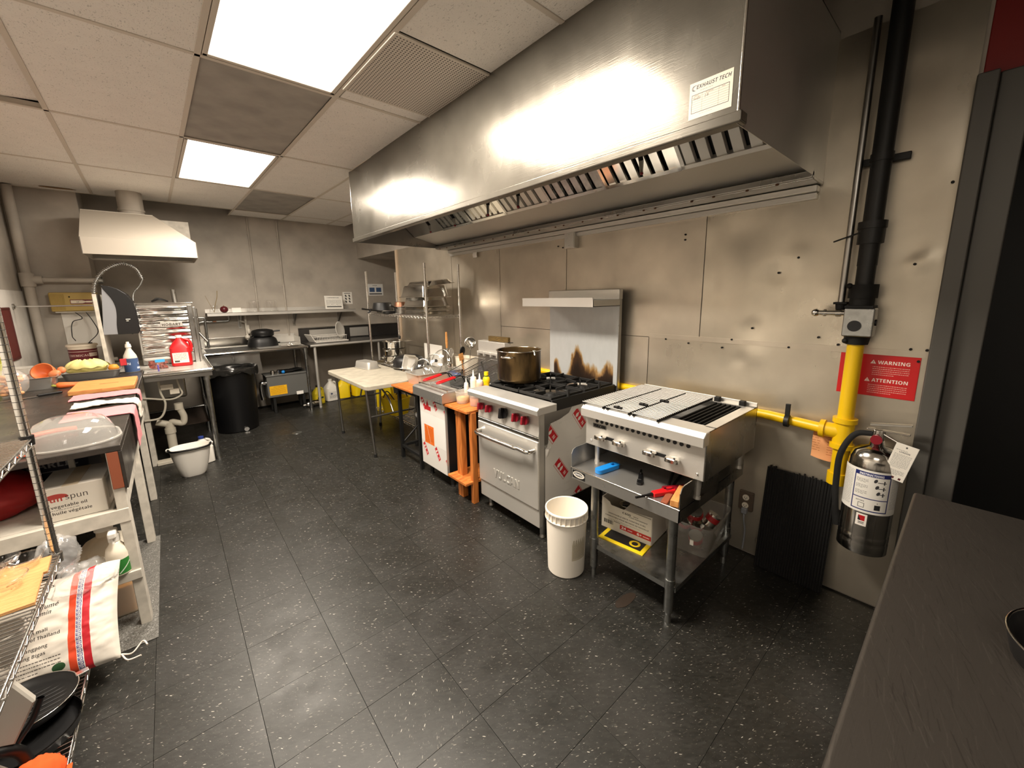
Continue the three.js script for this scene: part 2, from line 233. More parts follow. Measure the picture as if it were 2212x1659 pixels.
{
  const full = metreUV(clean(rb(SX - .02, .016, SZ - .02, 0, .008, 0, .003)));
  for (let i = -3; i <= 2; i++) for (let j = -4; j <= 3; j++) {
    if (i === 0 && (j === -1 || j === 1)) continue; if (i === -2 && j === -3) continue; if (i === 1 && j === -1) continue;
    let z0 = -SZ * (j + 1), z1 = -SZ * j, x0 = SX * i, x1 = SX * (i + 1);
    if (j === 3 && i < 1) continue; if (j === 3) z0 = -4.13; if (i === 2 && j < 1) continue; if (i === 2 && j === 1) { z0 = -SZ * 2; z1 = -1.33; x1 = SX * 3 }
    if (i === -3) x0 = -1.28;
    if (i === -3 && x0 > x1) continue; if (i === -3) { x0 = -1.27; x1 = -SX * 2; }
    if (i === 2) x1 = 2.13 - .02;
    const w = x1 - x0, d = z1 - z0, g = Math.abs(d - SZ) < 1e-6 && Math.abs(w - SX) < 1e-6 ? full : metreUV(clean(rb(w - .02, .016, d - .02, 0, .008, 0, .003)));
    const grey = (i === 0 && j === 0) || (i === 1 && j === 2);
    const m = new THREE.Mesh(g, grey ? ceilGrey : ceilMat); m.name = 'ceiling_tile'; m.castShadow = m.receiveShadow = true; place(m, (x0 + x1) / 2, (z0 + z1) / 2, CEIL + (grey ? .006 : 0));
    if (i === -2 && j === 0) { m.rotation.z = .075; m.position.y += .016; }
    ceiling.add(m);
  }
  const bars = [];
  for (let i = -2; i <= 3; i++) { const near = i >= 2 ? -1.3 : SZ * 4, far = i < 1 ? -SZ * 3 : -4.14; bars.push([SX * i, SX * i, near, far]); }
  for (let j = -4; j <= 3; j++) bars.push([-1.28, j < 1 ? 1.16 : 2.1, -SZ * j, -SZ * j]);
  bars.push([1.16, 1.16, SZ * 4, -1.28]);
  for (const [x0, x1, z0, z1] of bars) { const L = Math.hypot(x1 - x0, z1 - z0), along = Math.abs(x1 - x0) > .01; const m = meshOf([rb(along ? L : .024, .006, along ? .024 : L, 0, 0, 0, .0015), bx(along ? L : .004, .03, along ? .004 : L, 0, .016, 0)], gridMat); m.name = 'grid_bar'; place(m, (x0 + x1) / 2, (z0 + z1) / 2, CEIL - .001); ceiling.add(m); }
  const strip = meshOf([rb(.53, .014, .10, 0, .007, 0, .002)], ceilMat); strip.name = 'ceiling_tile'; place(strip, SX + .285, .062); ceiling.add(strip);
  // ceiling over the dark room beyond and over the space behind the camera
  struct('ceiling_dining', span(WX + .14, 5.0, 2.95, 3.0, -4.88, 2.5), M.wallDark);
}
{ // water stain on a tile and grease stain on the floor: irregular patches of matter
  const blot = (rx, rz, sd) => { const s = []; for (let k = 0; k < 40; k++) { const a = k / 40 * 2 * PI, q = .75 + .5 * fbm(Math.cos(a) * 1.5 + 5, Math.sin(a) * 1.5 + 5, sd, 0, 3); s.push([rx * q * Math.cos(a), rz * q * Math.sin(a)]); } return poly(s, .0006).rotateX(-PI / 2); };
  const st = meshOf([blot(.13, .035, 3)], std('#8a6a44', .9)); st.name = 'water_stain'; st.position.set(-.66, CEIL - .0045, -6.06); ceiling.add(st);
  const gs = meshOf([blot(.075, .03, 9)], std('#2c221a', .5)); gs.name = 'grease_stain'; gs.position.set(1.565, .0006, -.985); floor.add(gs);
}
{ // perforated supply diffuser
  const t = thing('ceiling_vent', 'perforated metal air diffuser panel beside the large ceiling light', 'vent', [0, 0, 0]); place(t, SX + .275, .43, CEIL - .004);
  const perf = canvasTex(1024, 1024, (c, w) => { c.fillStyle = '#d2cac0'; c.fillRect(0, 0, w, w); c.fillStyle = '#4a4640'; for (let a = 0; a < 32; a++) for (let b = 0; b < 32; b++) { c.beginPath(); c.arc((a + .5) * 32, (b + .5) * 32, 8.5, 0, 6.3); c.fill(); } }, [1 / .5, 1 / .5]);
  part(t, 'face_plate', [rb(.53, .005, .60, 0, 0, 0, .002)], std('#ffffff', .5, 0, { map: perf }));
  part(t, 'rim', [rb(.014, .012, .62, -.272, .002, 0, .003), rb(.53, .012, .012, 0, .002, .305, .003), rb(.53, .012, .012, 0, .002, -.305, .003)], gridMat);
  part(t, 'plenum_box', [bx(.5, .2, .58, 0, .11, 0)], M.dimSteel);
  const pl = meshOf([rb(.53, .014, .48, 0, .007, 0, .002)], ceilMat); pl.name = 'ceiling_tile'; place(pl, SX + .275, .99); ceiling.add(pl);
}
const glowMat = std('#f4efe6', .6); glowMat.emissive = new THREE.Color().setRGB(1, .93, .82); glowMat.emissiveIntensity = 2.2;
function panelLight(j, label, i = 0, power = LAMP_POWER) {
  const t = thing('ceiling_light', label, 'light'); place(t, SX * (i + .5), -SZ * (j + .5), CEIL);
  const w = SX - .03, d = SZ - .03;
  part(t, 'diffuser', [rb(w - .03, .006, d - .03, 0, .008, 0, .002)], glowMat);
  part(t, 'frame', [rb(.022, .014, d, -w / 2 + .011, .004, 0, .003), rb(.022, .014, d, w / 2 - .011, .004, 0, .003), rb(w, .014, .022, 0, .004, -d / 2 + .011, .003), rb(w, .014, .022, 0, .004, d / 2 - .011, .003)], gridMat);
  part(t, 'housing', [span(-w / 2, w / 2, .10, .11, -d / 2, d / 2), span(-w / 2, -w / 2 + .01, .012, .1, -d / 2, d / 2), span(w / 2 - .01, w / 2, .012, .1, -d / 2, d / 2), span(-w / 2, w / 2, .012, .1, -d / 2, -d / 2 + .01), span(-w / 2, w / 2, .012, .1, d / 2 - .01, d / 2)], M.whitePaint);
  const L = new THREE.RectAreaLight(LAMP_COLOR, power, w - .05, d - .05); L.position.set(0, -.004, 0); L.rotation.x = -PI / 2; L.name = 'panel_glow'; t.add(L);
}
panelLight(-1, 'large bright ceiling light panel nearest the exhaust canopy front', 0, LAMP_POWER * 1.5);
panelLight(-3, 'ceiling light panel over the near end of the kitchen behind the camera', -2, LAMP_POWER * .15);
panelLight(1, 'smaller looking bright ceiling light panel toward the back wall', 0, LAMP_POWER * .85);
// ================================================================ EXHAUST CANOPY
const font = await new FontLoader().loadAsync('fonts/droid/droid_sans_bold.typeface.json');
function text(s, size, depth, w) { const g = new TextGeometry(s, { font, size, depth, curveSegments: 3, bevelEnabled: false }); g.computeBoundingBox(); const b = g.boundingBox; g.translate(-(b.min.x + b.max.x) / 2, -(b.min.y + b.max.y) / 2, 0); if (w) g.scale(w / (b.max.x - b.min.x), 1, 1); return g; }
// a flat print of w x h metres facing -x, its uv 0..1
const decal = (w, h, bend = 0) => new THREE.PlaneGeometry(w, h, bend ? 12 : 1, 1);
const lines = (c, x, y, w, n, dy, col = '#555', lw = 2) => { c.strokeStyle = col; c.lineWidth = lw; for (let i = 0; i < n; i++) { let a = x; c.beginPath(); while (a < x + w * (i === n - 1 ? .6 : 1)) { const b = a + rr(6, 30); c.moveTo(a, y + i * dy); c.lineTo(Math.min(b, x + w), y + i * dy); a = b + 6; } c.stroke(); } };
{
  const t = thing('exhaust_canopy', 'long stainless kitchen exhaust canopy hanging along the clad wall', 'exhaust hood', [1.39, 2.03, -2.2]);
  const L = 1.645, Wd = WX - 1.39 - .006, top = .62; // half length, depth
  const n = 90, m = 16;
  const face = sheet((u, v) => { const z = -L + 2 * L * (1 - u), y = .035 + v * (top - .035), e = Math.min(1, 10 * Math.min(u, 1 - u)) * Math.min(1, 6 * v); return [-.004 * e * (fbm(z * 1.6, y * 2.4, 3, 0, 3) - .45), y, z]; }, n, m, .002);
  part(t, 'front_panel', face, M.hoodSteel);
  part(t, 'front_lip', [rb(.05, .034, 2 * L + .03, .012, .018, 0, .006)], M.hoodSteel);
  part(t, 'end_panel', [span(0, Wd, .0, top, L - .002, L)], M.steel); part(t, 'end_panel', [span(0, Wd, .0, top, -L, -L + .002)], M.dimSteel);
  part(t, 'corner_edge', [rb(.008, top - .03, .008, .001, top / 2 + .02, L, .003)], M.polished); part(t, 'corner_edge', [rb(.008, top - .03, .008, .001, top / 2 + .02, -L, .003)], M.polished);
  part(t, 'top_panel', [span(0, Wd, top - .004, top, -L, L)], M.dimSteel);
  part(t, 'inner_face', [span(.03, .033, .03, top - .01, -L + .01, L - .01)], M.dimSteel);
  // plenum behind the filters: sloping lower plate, grease gutter
  part(t, 'lower_plate', [poly([[.60, .09], [Wd, .0], [Wd, .006], [.60, .096]], 2 * L - .01).translate(0, 0, -L + .005)], M.steel, { label: 'sloping stainless plate under the filters' });
  part(t, 'grease_gutter', [span(.86, Wd, -.014, .004, -L, L, .004), span(.84, .865, -.010, .02, -L, L, .004)], M.dimSteel);
  part(t, 'rear_trim', [span(Wd - .05, Wd + .002, -.045, -.016, -L + .02, L - .01, .004)], M.steel);
  for (let k = 0; k < 22; k++) part(t, 'grease_drip', ball(.006, .85 + rr(-.01, .01), -.014, -L + .1 + k * .145 + rr(-.04, .04), 1, .8, 1.4, 8), M.rust);
  part(t, 'blank_plate', [poly([[.26, .40], [.60, .09], [.605, .095], [.265, .405]], .56).translate(0, 0, -L + .01)], M.dimSteel);
  // baffle filters, tilted 42 degrees
  const fw = .445, ang = Math.atan2(.31, .34), FL = Math.hypot(.31, .34);
  const mats = [M.steel, M.polished, M.galv, M.steel, M.polished, M.galv];
  for (let k = 0; k < 6; k++) {
    const f = new THREE.Group(); f.name = 'baffle_filter'; f.position.set(.26 + .17, .09 + .155, L - .03 - fw * (k + .5)); f.rotation.z = -ang; t.add(f);
    part(f, 'filter_frame', [span(-FL / 2, FL / 2, -.012, .02, -fw / 2, -fw / 2 + .018), span(-FL / 2, FL / 2, -.012, .02, fw / 2 - .018, fw / 2), span(-FL / 2, -FL / 2 + .02, -.012, .02, -fw / 2, fw / 2), span(FL / 2 - .02, FL / 2, -.012, .02, -fw / 2, fw / 2)], mats[k]);
    part(f, 'filter_back', [span(-FL / 2, FL / 2, .022, .026, -fw / 2, fw / 2)], M.black);
    for (let q = 0; q < 6; q++) { const z = -fw / 2 + .045 + q * .0712; part(f, 'baffle', [poly([[-.027, .012], [-.022, -.004], [.022, -.004], [.027, .012], [.024, .012], [.02, -.001], [-.02, -.001], [-.024, .012]], FL - .04).rotateY(PI / 2).translate(-FL / 2 + .02, 0, z)], mats[k]); }
  }
  // fire suppression pipe drops with nozzles
  const drop = (z, x, flip) => { const p = new THREE.Group(); p.name = 'nozzle_drop'; p.position.set(x, .12, z); t.add(p); part(p, 'drop_pipe', [tube([[0, .22, 0], [0, .1, 0], [.0, .05, flip * .03], [.02, .0, flip * .06]], .012, 16, 8), ball(.019, 0, .1, 0), ball(.018, .0, .05, flip * .03)], M.iron); part(p, 'nozzle', [rod([.02, .0, flip * .06], [.024, -.035, flip * .062], .012, 10, .009), rod([.024, -.035, flip * .062], [.026, -.05, flip * .062], .008)], M.chrome); part(p, 'nozzle_cap', [ball(.009, .027, -.054, flip * .062)], M.knobRed); };
  drop(-1.15, .45, 1); drop(-.75, .45, 1); drop(1.05, .40, 0);
  { const p = new THREE.Group(); p.name = 'nozzle_drop'; p.position.set(.40, .10, .02); t.add(p); part(p, 'drop_pipe', [tube([[0, .02, -.16], [0, .07, -.15], [0, .075, 0], [0, .07, .15], [0, .02, .16]], .013, 30, 8), rod([0, .3, 0], [0, .07, 0], .013), ball(.022, 0, .075, 0), ball(.02, 0, .06, .155), ball(.02, 0, .06, -.155)], M.iron); part(p, 'nozzle', [rod([0, .02, -.16], [0, -.04, -.16], .011, 10, .008), rod([0, .02, .16], [0, -.04, .16], .011, 10, .008)], M.chrome); part(p, 'nozzle_cap', [ball(.01, 0, -.045, -.16), ball(.01, 0, -.045, .16)], M.knobRed); }
  // service sticker
  const st = canvasTex(512, 384, (c, w, h) => {
    c.fillStyle = '#e9ddcd'; c.fillRect(0, 0, w, h); c.fillStyle = '#1c1f2c'; c.font = 'italic bold 58px sans-serif'; c.fillText('EXHAUST TECH', 78, 76, 410);
    c.strokeStyle = '#55575f'; c.lineWidth = 5; for (let k = 0; k < 3; k++) { c.beginPath(); c.ellipse(58 + k * 8, 60, 30, 26, 0, 1.6, 5.2); c.stroke(); }
    lines(c, 130, 100, 260, 1, 10, '#666', 4); c.strokeStyle = '#22232b'; c.lineWidth = 6; c.strokeRect(34, 130, 440, 190); c.lineWidth = 2; for (let k = 1; k < 8; k++) { c.beginPath(); c.moveTo(34, 130 + k * 24); c.lineTo(474, 130 + k * 24); c.stroke(); } for (const x of [160, 356]) { c.beginPath(); c.moveTo(x, 130); c.lineTo(x, 320); c.stroke(); }
    c.fillStyle = '#333'; c.font = 'bold 15px sans-serif'; c.fillText('SERVICE', 60, 148); c.fillText('TECHNICIAN', 200, 148); c.fillText('DATE', 390, 148); c.font = 'italic bold 34px serif'; c.fillText('Sudit', 48, 182); c.fillText('J B', 190, 184); lines(c, 130, 345, 250, 1, 10, '#777', 3);
  });
  part(t, 'service_sticker', [decal(.135, .108).rotateY(-PI / 2).translate(-.003, .108, L - .088)], std('#ffffff', .55, 0, { map: st }), { uv: true, label: 'white service sticker with a ruled table' });
}
// small junction box, conduit and tag under the canopy's rear edge
{ const t = thing('junction_box', 'small square steel box on the clad wall under the canopy', 'box', [WX - .03, 1.93, -2.09]); part(t, 'box_body', [rb(.055, .115, .10, 0, .0, 0, .003)], M.steel); part(t, 'box_lid', [rb(.004, .105, .09, -.029, 0, 0, .001)], M.steel); part(t, 'screw', [ball(.004, -.031, .04, 0), ball(.004, -.031, -.04, 0)], M.chrome); }
{ const t = thing('cable_trunking', 'thin steel trunking running along the clad wall below the canopy', 'trunking', [WX - .018, 1.967, -2.2]); part(t, 'channel', [span(-.012, .012, -.012, .012, -1.62, 1.63, .002)], M.steel); part(t, 'channel_lip', [span(-.016, -.011, -.004, .015, -1.62, 1.63)], M.steel); }
{ const p = sheet((u, v) => [-.03 * v * (1 - v) - .004 * Math.sin(u * 9), -.055 * v, .07 * (u - .5)], 8, 6, .0008); solo('paper_tag', 'small crumpled pale tag stuck under the far end of the canopy', 'tag', p, M.paper, [WX - .022, 1.962, -3.36]); }

// ================================================================ GAS PIPES
{
  const t = thing('gas_riser', 'tall black gas pipe with a grey shutoff valve on the clad wall', 'pipe', [2.345, 0, -.345]);
  part(t, 'black_pipe', [cy(.035, .035, 1.18, 0, 2.22, 0), cy(.033, .033, .28, 0, 1.56, 0)], M.blackPaint);
  part(t, 'coupling', [cy(.046, .046, .075, 0, 1.76, 0, 8), cy(.05, .05, .03, 0, 1.80, 0, 12)], M.blackPaint); part(t, 'union', [cy(.052, .052, .06, 0, 1.52, 0, 8), cy(.044, .044, .04, 0, 1.475, 0), ball(.012, -.03, 1.545, -.045)], M.iron);
  part(t, 'pipe_clamp', [rb(.02, .03, .17, .05, 2.07, 0, .004), cy(.039, .039, .032, 0, 2.07, 0)], M.blackPaint);
  part(t, 'thread_collar', [cy(.034, .034, .03, 0, 1.665, 0)], M.galv);
  const v = new THREE.Group(); v.name = 'shutoff_valve'; t.add(v);
  part(v, 'valve_body', [rb(.085, .125, .105, -.02, 1.385, .005, .006)], M.galv); part(v, 'valve_plug', [cy(.024, .024, .006, 0, 0, 0).rotateZ(PI / 2).translate(-.064, 1.37, -.005)], M.black); part(v, 'valve_port', [cy(.014, .014, .006, 0, 0, 0).rotateX(PI / 2).translate(-.02, 1.385, .06)], M.black);
  part(v, 'lower_flange', [cy(.05, .042, .05, 0, 1.31, 0, 8), ball(.012, -.03, 1.30, -.035)], M.iron); part(v, 'upper_flange', [rb(.1, .012, .1, 0, 1.453, 0, .003)], M.iron);
  part(v, 'tube_fitting', [rod([-.04, 1.425, -.03], [-.04, 1.425, -.15], .011), ball(.017, -.04, 1.425, -.155), rod([-.04, 1.425, -.06], [-.04, 1.425, -.08], .016, 6), rod([-.04, 1.425, -.115], [-.04, 1.425, -.125], .016, 6)], M.polished);
  part(t, 'wire_tie', [rod([-.03, 1.775, -.02], [.01, 1.745, -.13], .0035)], M.blackPaint);
}
{ const t = thing('trip_cable_conduit', 'thin dark conduit running down beside the thick black gas pipe', 'conduit', [2.36, 0, -.42]); part(t, 'conduit_tube', [cy(.0135, .0135, 1.17, 0, 2.04, 0, 14)], M.dimSteel); part(t, 'end_nut', [cy(.022, .018, .03, 0, 1.452, 0, 8), rb(.05, .01, .05, 0, 1.468, 0, .002)], M.iron); }
{
  const t = thing('gas_line', 'yellow painted gas pipe with a tee running behind the cooking appliances', 'pipe', [2.345, 0, -.345]);
  part(t, 'riser', [cy(.031, .031, .39, 0, 1.089, 0)], M.yellowPipe);
  part(t, 'tee', [cy(.039, .039, .12, 0, .86, 0), cy(.047, .047, .022, 0, .925, 0), cy(.047, .047, .022, 0, .80, 0), rod([0, .865, 0], [0, .865, -.075], .036, 20), rod([0, .865, -.07], [0, .865, -.09], .044, 20)], M.yellowPipe);
  part(t, 'drip_leg', [cy(.031, .031, .2, 0, .71, 0), cy(.041, .041, .055, 0, .635, 0, 12)], M.yellowPipe);
  part(t, 'manifold', [rod([0, .865, -.08], [.048, .868, -.34], .025, 20), rod([.048, .868, -.335], [.048, .885, -2.55], .0235, 20), ball(.0245, .048, .868, -.337)], M.yellowPipe);
  part(t, 'pipe_hanger', [rb(.012, .12, .022, -.005, .90, -.23, .003), rod([0, .868, -.22], [0, .868, -.24], .031, 20)], M.blackPaint);
}
{ const p = sheet((u, v) => [-.012 * Math.sin(u * 3) * (1 - v) + .004 * Math.sin(v * 7), -.13 + .13 * v - .01 * u, .1 * (u - .5)], 10, 10, .0008); solo('paper_note', 'small orange paper note hanging below the yellow pipe', 'note', p, std('#d99a68', .8, 0, { map: canvasTex(128, 128, (c) => { c.fillStyle = '#fff'; c.fillRect(0, 0, 128, 128); lines(c, 12, 18, 100, 8, 13, '#b08868', 2); }, [8, 8]) }), [WX - .045, .835, -.415]); }
{
  const t = thing('warning_sign', 'red metal warning sign with white lettering behind the yellow pipe', 'sign', [WX - .006, 1.14, -.268]);
  const tx = canvasTex(1024, 720, (c, w, h) => {
    c.fillStyle = '#c8161a'; c.fillRect(0, 0, w, h); const tri = (x, y, s) => { c.fillStyle = '#f6e9df'; c.beginPath(); c.moveTo(x, y - s); c.lineTo(x + s, y + s * .8); c.lineTo(x - s, y + s * .8); c.fill(); c.fillStyle = '#c8161a'; c.fillRect(x - 4, y - s * .35, 8, s * .6); c.fillRect(x - 4, y + s * .4, 8, 8); };
    tri(450, 120, 38); c.fillStyle = '#f6e9df'; c.font = 'bold 84px sans-serif'; c.fillText('WARNING', 510, 152, 430); tri(400, 440, 38); c.fillStyle = '#f6e9df'; c.fillText('ATTENTION', 460, 470, 490);
    lines(c, 450, 205, 470, 5, 34, '#e9b8ac', 11); lines(c, 420, 525, 500, 5, 34, '#e9b8ac', 11); c.fillStyle = '#f6e9df'; c.beginPath(); c.moveTo(60, 470); c.lineTo(180, 470); c.lineTo(150, 560); c.fill();
  });
  part(t, 'sign_plate', [rb(.004, .192, .272, 0, 0, 0, .001)], std('#c8161a', .4)); part(t, 'sign_print', [decal(.268, .188).rotateY(-PI / 2).translate(-.0028, 0, 0)], std('#ffffff', .4, 0, { map: tx }), { uv: true });
}
// ================================================================ WALL SOCKET, MAT, EXTINGUISHER
{
  const t = thing('wall_socket', 'double white power socket with a grey cord on the clad wall', 'socket', [WX - .012, .33, -.745]);
  part(t, 'box_plate', [rb(.02, .115, .075, 0, 0, 0, .004)], std('#5a4c40', .5)); for (const y of [.024, -.024]) { const o = part(t, 'receptacle', [cy(.017, .017, .006, 0, 0, 0, 20).rotateZ(PI / 2).translate(-.012, y, 0)], M.ivory); part(o, 'slot', [bx(.002, .009, .002, -.0155, y, -.006), bx(.002, .009, .002, -.0155, y, .006), bx(.002, .004, .004, -.0155, y - .008, 0)], M.black); }
  part(t, 'power_cord', [tube([[-.02, -.06, 0], [-.03, -.1, .004], [-.012, -.18, .01], [-.01, -.3, .006]], .005, 24, 8), rb(.03, .035, .03, -.018, -.055, 0, .006)], M.greyPlastic);
}
{
  const t = thing('rubber_mat', 'black ribbed rubber mat leaning upright against the clad wall', 'mat', [WX - .008, 0, -.5]);
  part(t, 'mat_sheet', [poly([[-.075, .002], [-.065, 0], [0, .57], [-.008, .575]], .31).translate(0, 0, -.155)], M.rubber);
  for (let k = 0; k < 26; k++) part(t, 'rib', [rod([-.078, .004, -.148 + k * .0118], [-.008, .575 + rr(-.012, .014), -.148 + k * .0118 + rr(-.002, .002)], .0042, 6)], M.rubber);
}
{
  const t = thing('fire_extinguisher', 'polished steel fire extinguisher with white labels hung on the clad wall', 'extinguisher', [2.28, .36, -.218]);
  t.rotation.set(0, 0, -.02);
  part(t, 'cylinder', [lathe([[0, 0], [.08, 0], [.0885, .006], [.0885, .05], [.086, .056], [.0885, .062], [.0885, .085], [.086, .091], [.0885, .097], [.0885, .40], [.085, .435], [.074, .465], [.052, .485], [.028, .492], [.024, .515], [0, .515]], 48)], M.polished);
  const lt = canvasTex(1024, 512, (c, w, h) => {
    c.fillStyle = '#e4e1da'; c.fillRect(0, 0, w, h); c.strokeStyle = '#1b2463'; c.lineWidth = 12; c.strokeRect(330, 30, 360, 450); c.fillStyle = '#1b2463'; c.fillRect(330, 30, 360, 40); c.fillStyle = '#fff'; c.font = 'bold 34px sans-serif'; c.fillText('INSTRUCTIONS', 370, 62, 280); c.fillStyle = '#1b2463'; c.fillRect(330, 330, 360, 10);
    lines(c, 24, 40, 280, 34, 13, '#777', 4); lines(c, 720, 60, 280, 30, 13, '#8b8d92', 4); for (let k = 0; k < 3; k++) { c.fillStyle = '#39393c'; lines(c, 350, 110 + k * 72, 120, 4, 12, '#555', 4); c.beginPath(); c.ellipse(540 + 20 * k, 110 + k * 72, 16, 24, .5, 0, 7); c.fill(); c.fillRect(560, 120 + k * 70, 90, 8); c.fillRect(620, 100 + k * 72, 14, 44); }
    c.strokeStyle = '#333'; c.lineWidth = 5; c.strokeRect(400, 400, 60, 50); c.fillStyle = '#222'; c.fillRect(560, 395, 60, 60); c.font = 'bold 20px sans-serif'; c.fillText('KITCHEN', 372, 380); c.fillText('K', 580, 380);
  });
  const band = new THREE.CylinderGeometry(.0893, .0893, .195, 40, 1, true, 0, PI * 1.25).rotateY(PI * .93);
  part(t, 'instruction_label', [band.translate(0, .30, 0)], std('#ffffff', .45, 0, { map: lt, side: THREE.DoubleSide }), { uv: true });
  const mk = canvasTex(128, 192, (c) => { c.fillStyle = '#eee8e0'; c.fillRect(0, 0, 128, 192); c.fillStyle = '#b3161f'; c.fillRect(24, 26, 80, 84); c.fillStyle = '#1d1d1f'; c.beginPath(); c.moveTo(24, 26); c.lineTo(60, 110); c.lineTo(24, 110); c.fill(); c.fillStyle = '#444'; c.fillRect(30, 128, 70, 12); c.fillRect(30, 150, 70, 10); });
  part(t, 'emblem_label', [new THREE.CylinderGeometry(.0893, .0893, .055, 8, 1, true, PI * 1.42, .42).translate(0, .168, 0)], std('#ffffff', .45, 0, { map: mk, side: THREE.DoubleSide }), { uv: true });
  const v = part(t, 'valve_head', [cy(.02, .022, .05, 0, .535, 0), rb(.035, .03, .035, 0, .55, 0, .006)], M.polished); part(v, 'gauge', [cy(.02, .02, .016, 0, 0, 0).rotateZ(PI / 2).translate(-.035, .525, .0)], M.knobRed);
  part(t, 'carry_handle', [rb(.03, .006, .14, 0, .562, .03, .003)], M.polished); part(t, 'squeeze_lever', [poly([[0, 0], [.13, .022], [.13, .028], [0, .008]], .024, .001).rotateY(-PI / 2).translate(.012, .578, -.03)], M.polished);
  part(t, 'hose', [tube([[0, .54, -.02], [-.01, .53, -.07], [-.02, .44, -.112], [-.015, .3, -.118], [-.01, .16, -.108], [0, .11, -.10]], .0125, 50, 10)], M.rubber); part(t, 'hose_nozzle', [rod([0, .14, -.105], [0, .07, -.098], .016, 12, .013)], M.rubber);
  part(t, 'wall_hook', [rb(.05, .03, .03, .075, .52, 0, .003)], M.iron);
  const tg = canvasTex(256, 512, (c) => { c.fillStyle = '#e7e2d8'; c.fillRect(0, 0, 256, 512); c.fillStyle = '#444'; c.beginPath(); c.arc(128, 34, 12, 0, 7); c.fill(); c.font = 'bold 30px sans-serif'; c.fillText('LONDON', 66, 120); lines(c, 24, 84, 206, 1, 9, '#666', 5); lines(c, 24, 146, 206, 12, 17, '#777', 5); lines(c, 24, 378, 206, 5, 15, '#666', 5); c.fillStyle = '#552222'; c.fillRect(110, 468, 30, 30); c.fillRect(190, 468, 30, 30); });
  part(t, 'inspection_tag', [rb(.0016, .165, .07, 0, 0, 0, .0004)], M.paper, { at: [-.065, .455, .085], rot: [.2, 0, .1] }); part(t, 'tag_print', [decal(.068, .163).rotateY(-PI / 2)], std('#ffffff', .7, 0, { map: tg }), { uv: true, at: [-.0662, .455, .085], rot: [.2, 0, .1] });
  part(t, 'tag_tie', [rod([-.02, .55, .02], [-.058, .53, .08], .0015, 6)], M.whitePlastic);
}
// ================================================================ RANGE
const filmTex = canvasTex(1024, 1024, (c, w, h) => {
  c.fillStyle = '#dedbd6'; c.fillRect(0, 0, w, h); for (let i = 0; i < 60; i++) { c.fillStyle = `rgba(190,188,184,${rr(.05, .2)})`; c.fillRect(rr(0, w), rr(0, h), rr(10, 120), rr(2, 20)); }
  const stamp = (x, y) => { c.save(); c.translate(x, y); c.rotate(.92); c.strokeStyle = '#c23a3a'; c.lineWidth = 3; c.strokeRect(-95, -42, 190, 84); c.fillStyle = '#c8202a'; c.fillRect(-95, -36, 190, 62); c.fillStyle = '#ece6e0'; const fl = (a, s) => { c.beginPath(); c.moveTo(a, 22); c.bezierCurveTo(a - 26 * s, 0, a - 4, -14, a + 2, -34); c.bezierCurveTo(a + 12, -10, a + 28 * s, -2, a + 8, 22); c.fill(); }; fl(-50, 1); fl(-4, .9); c.font = 'bold 44px sans-serif'; c.fillText('N', 44, 12); c.restore(); };
  for (const [x, y] of [[120, 130], [470, 90], [820, 200], [250, 470], [640, 430], [930, 560], [120, 800], [500, 790], [820, 880]]) stamp(x, y);
}, [1 / .8, 1 / .8]);
const filmMat = std('#ffffff', .4, 0, { map: filmTex });
const letters = (s, size, d, w, x, y, z) => text(s, size, d, w).rotateY(-PI / 2).translate(x, y, z);
function steelFoot(x, z, h, r = .02) { return [cy(r, r * .8, h - .02, x, h / 2 + .01, z, 14), cy(r * .62, r * .95, .022, x, .011, z, 14)]; }
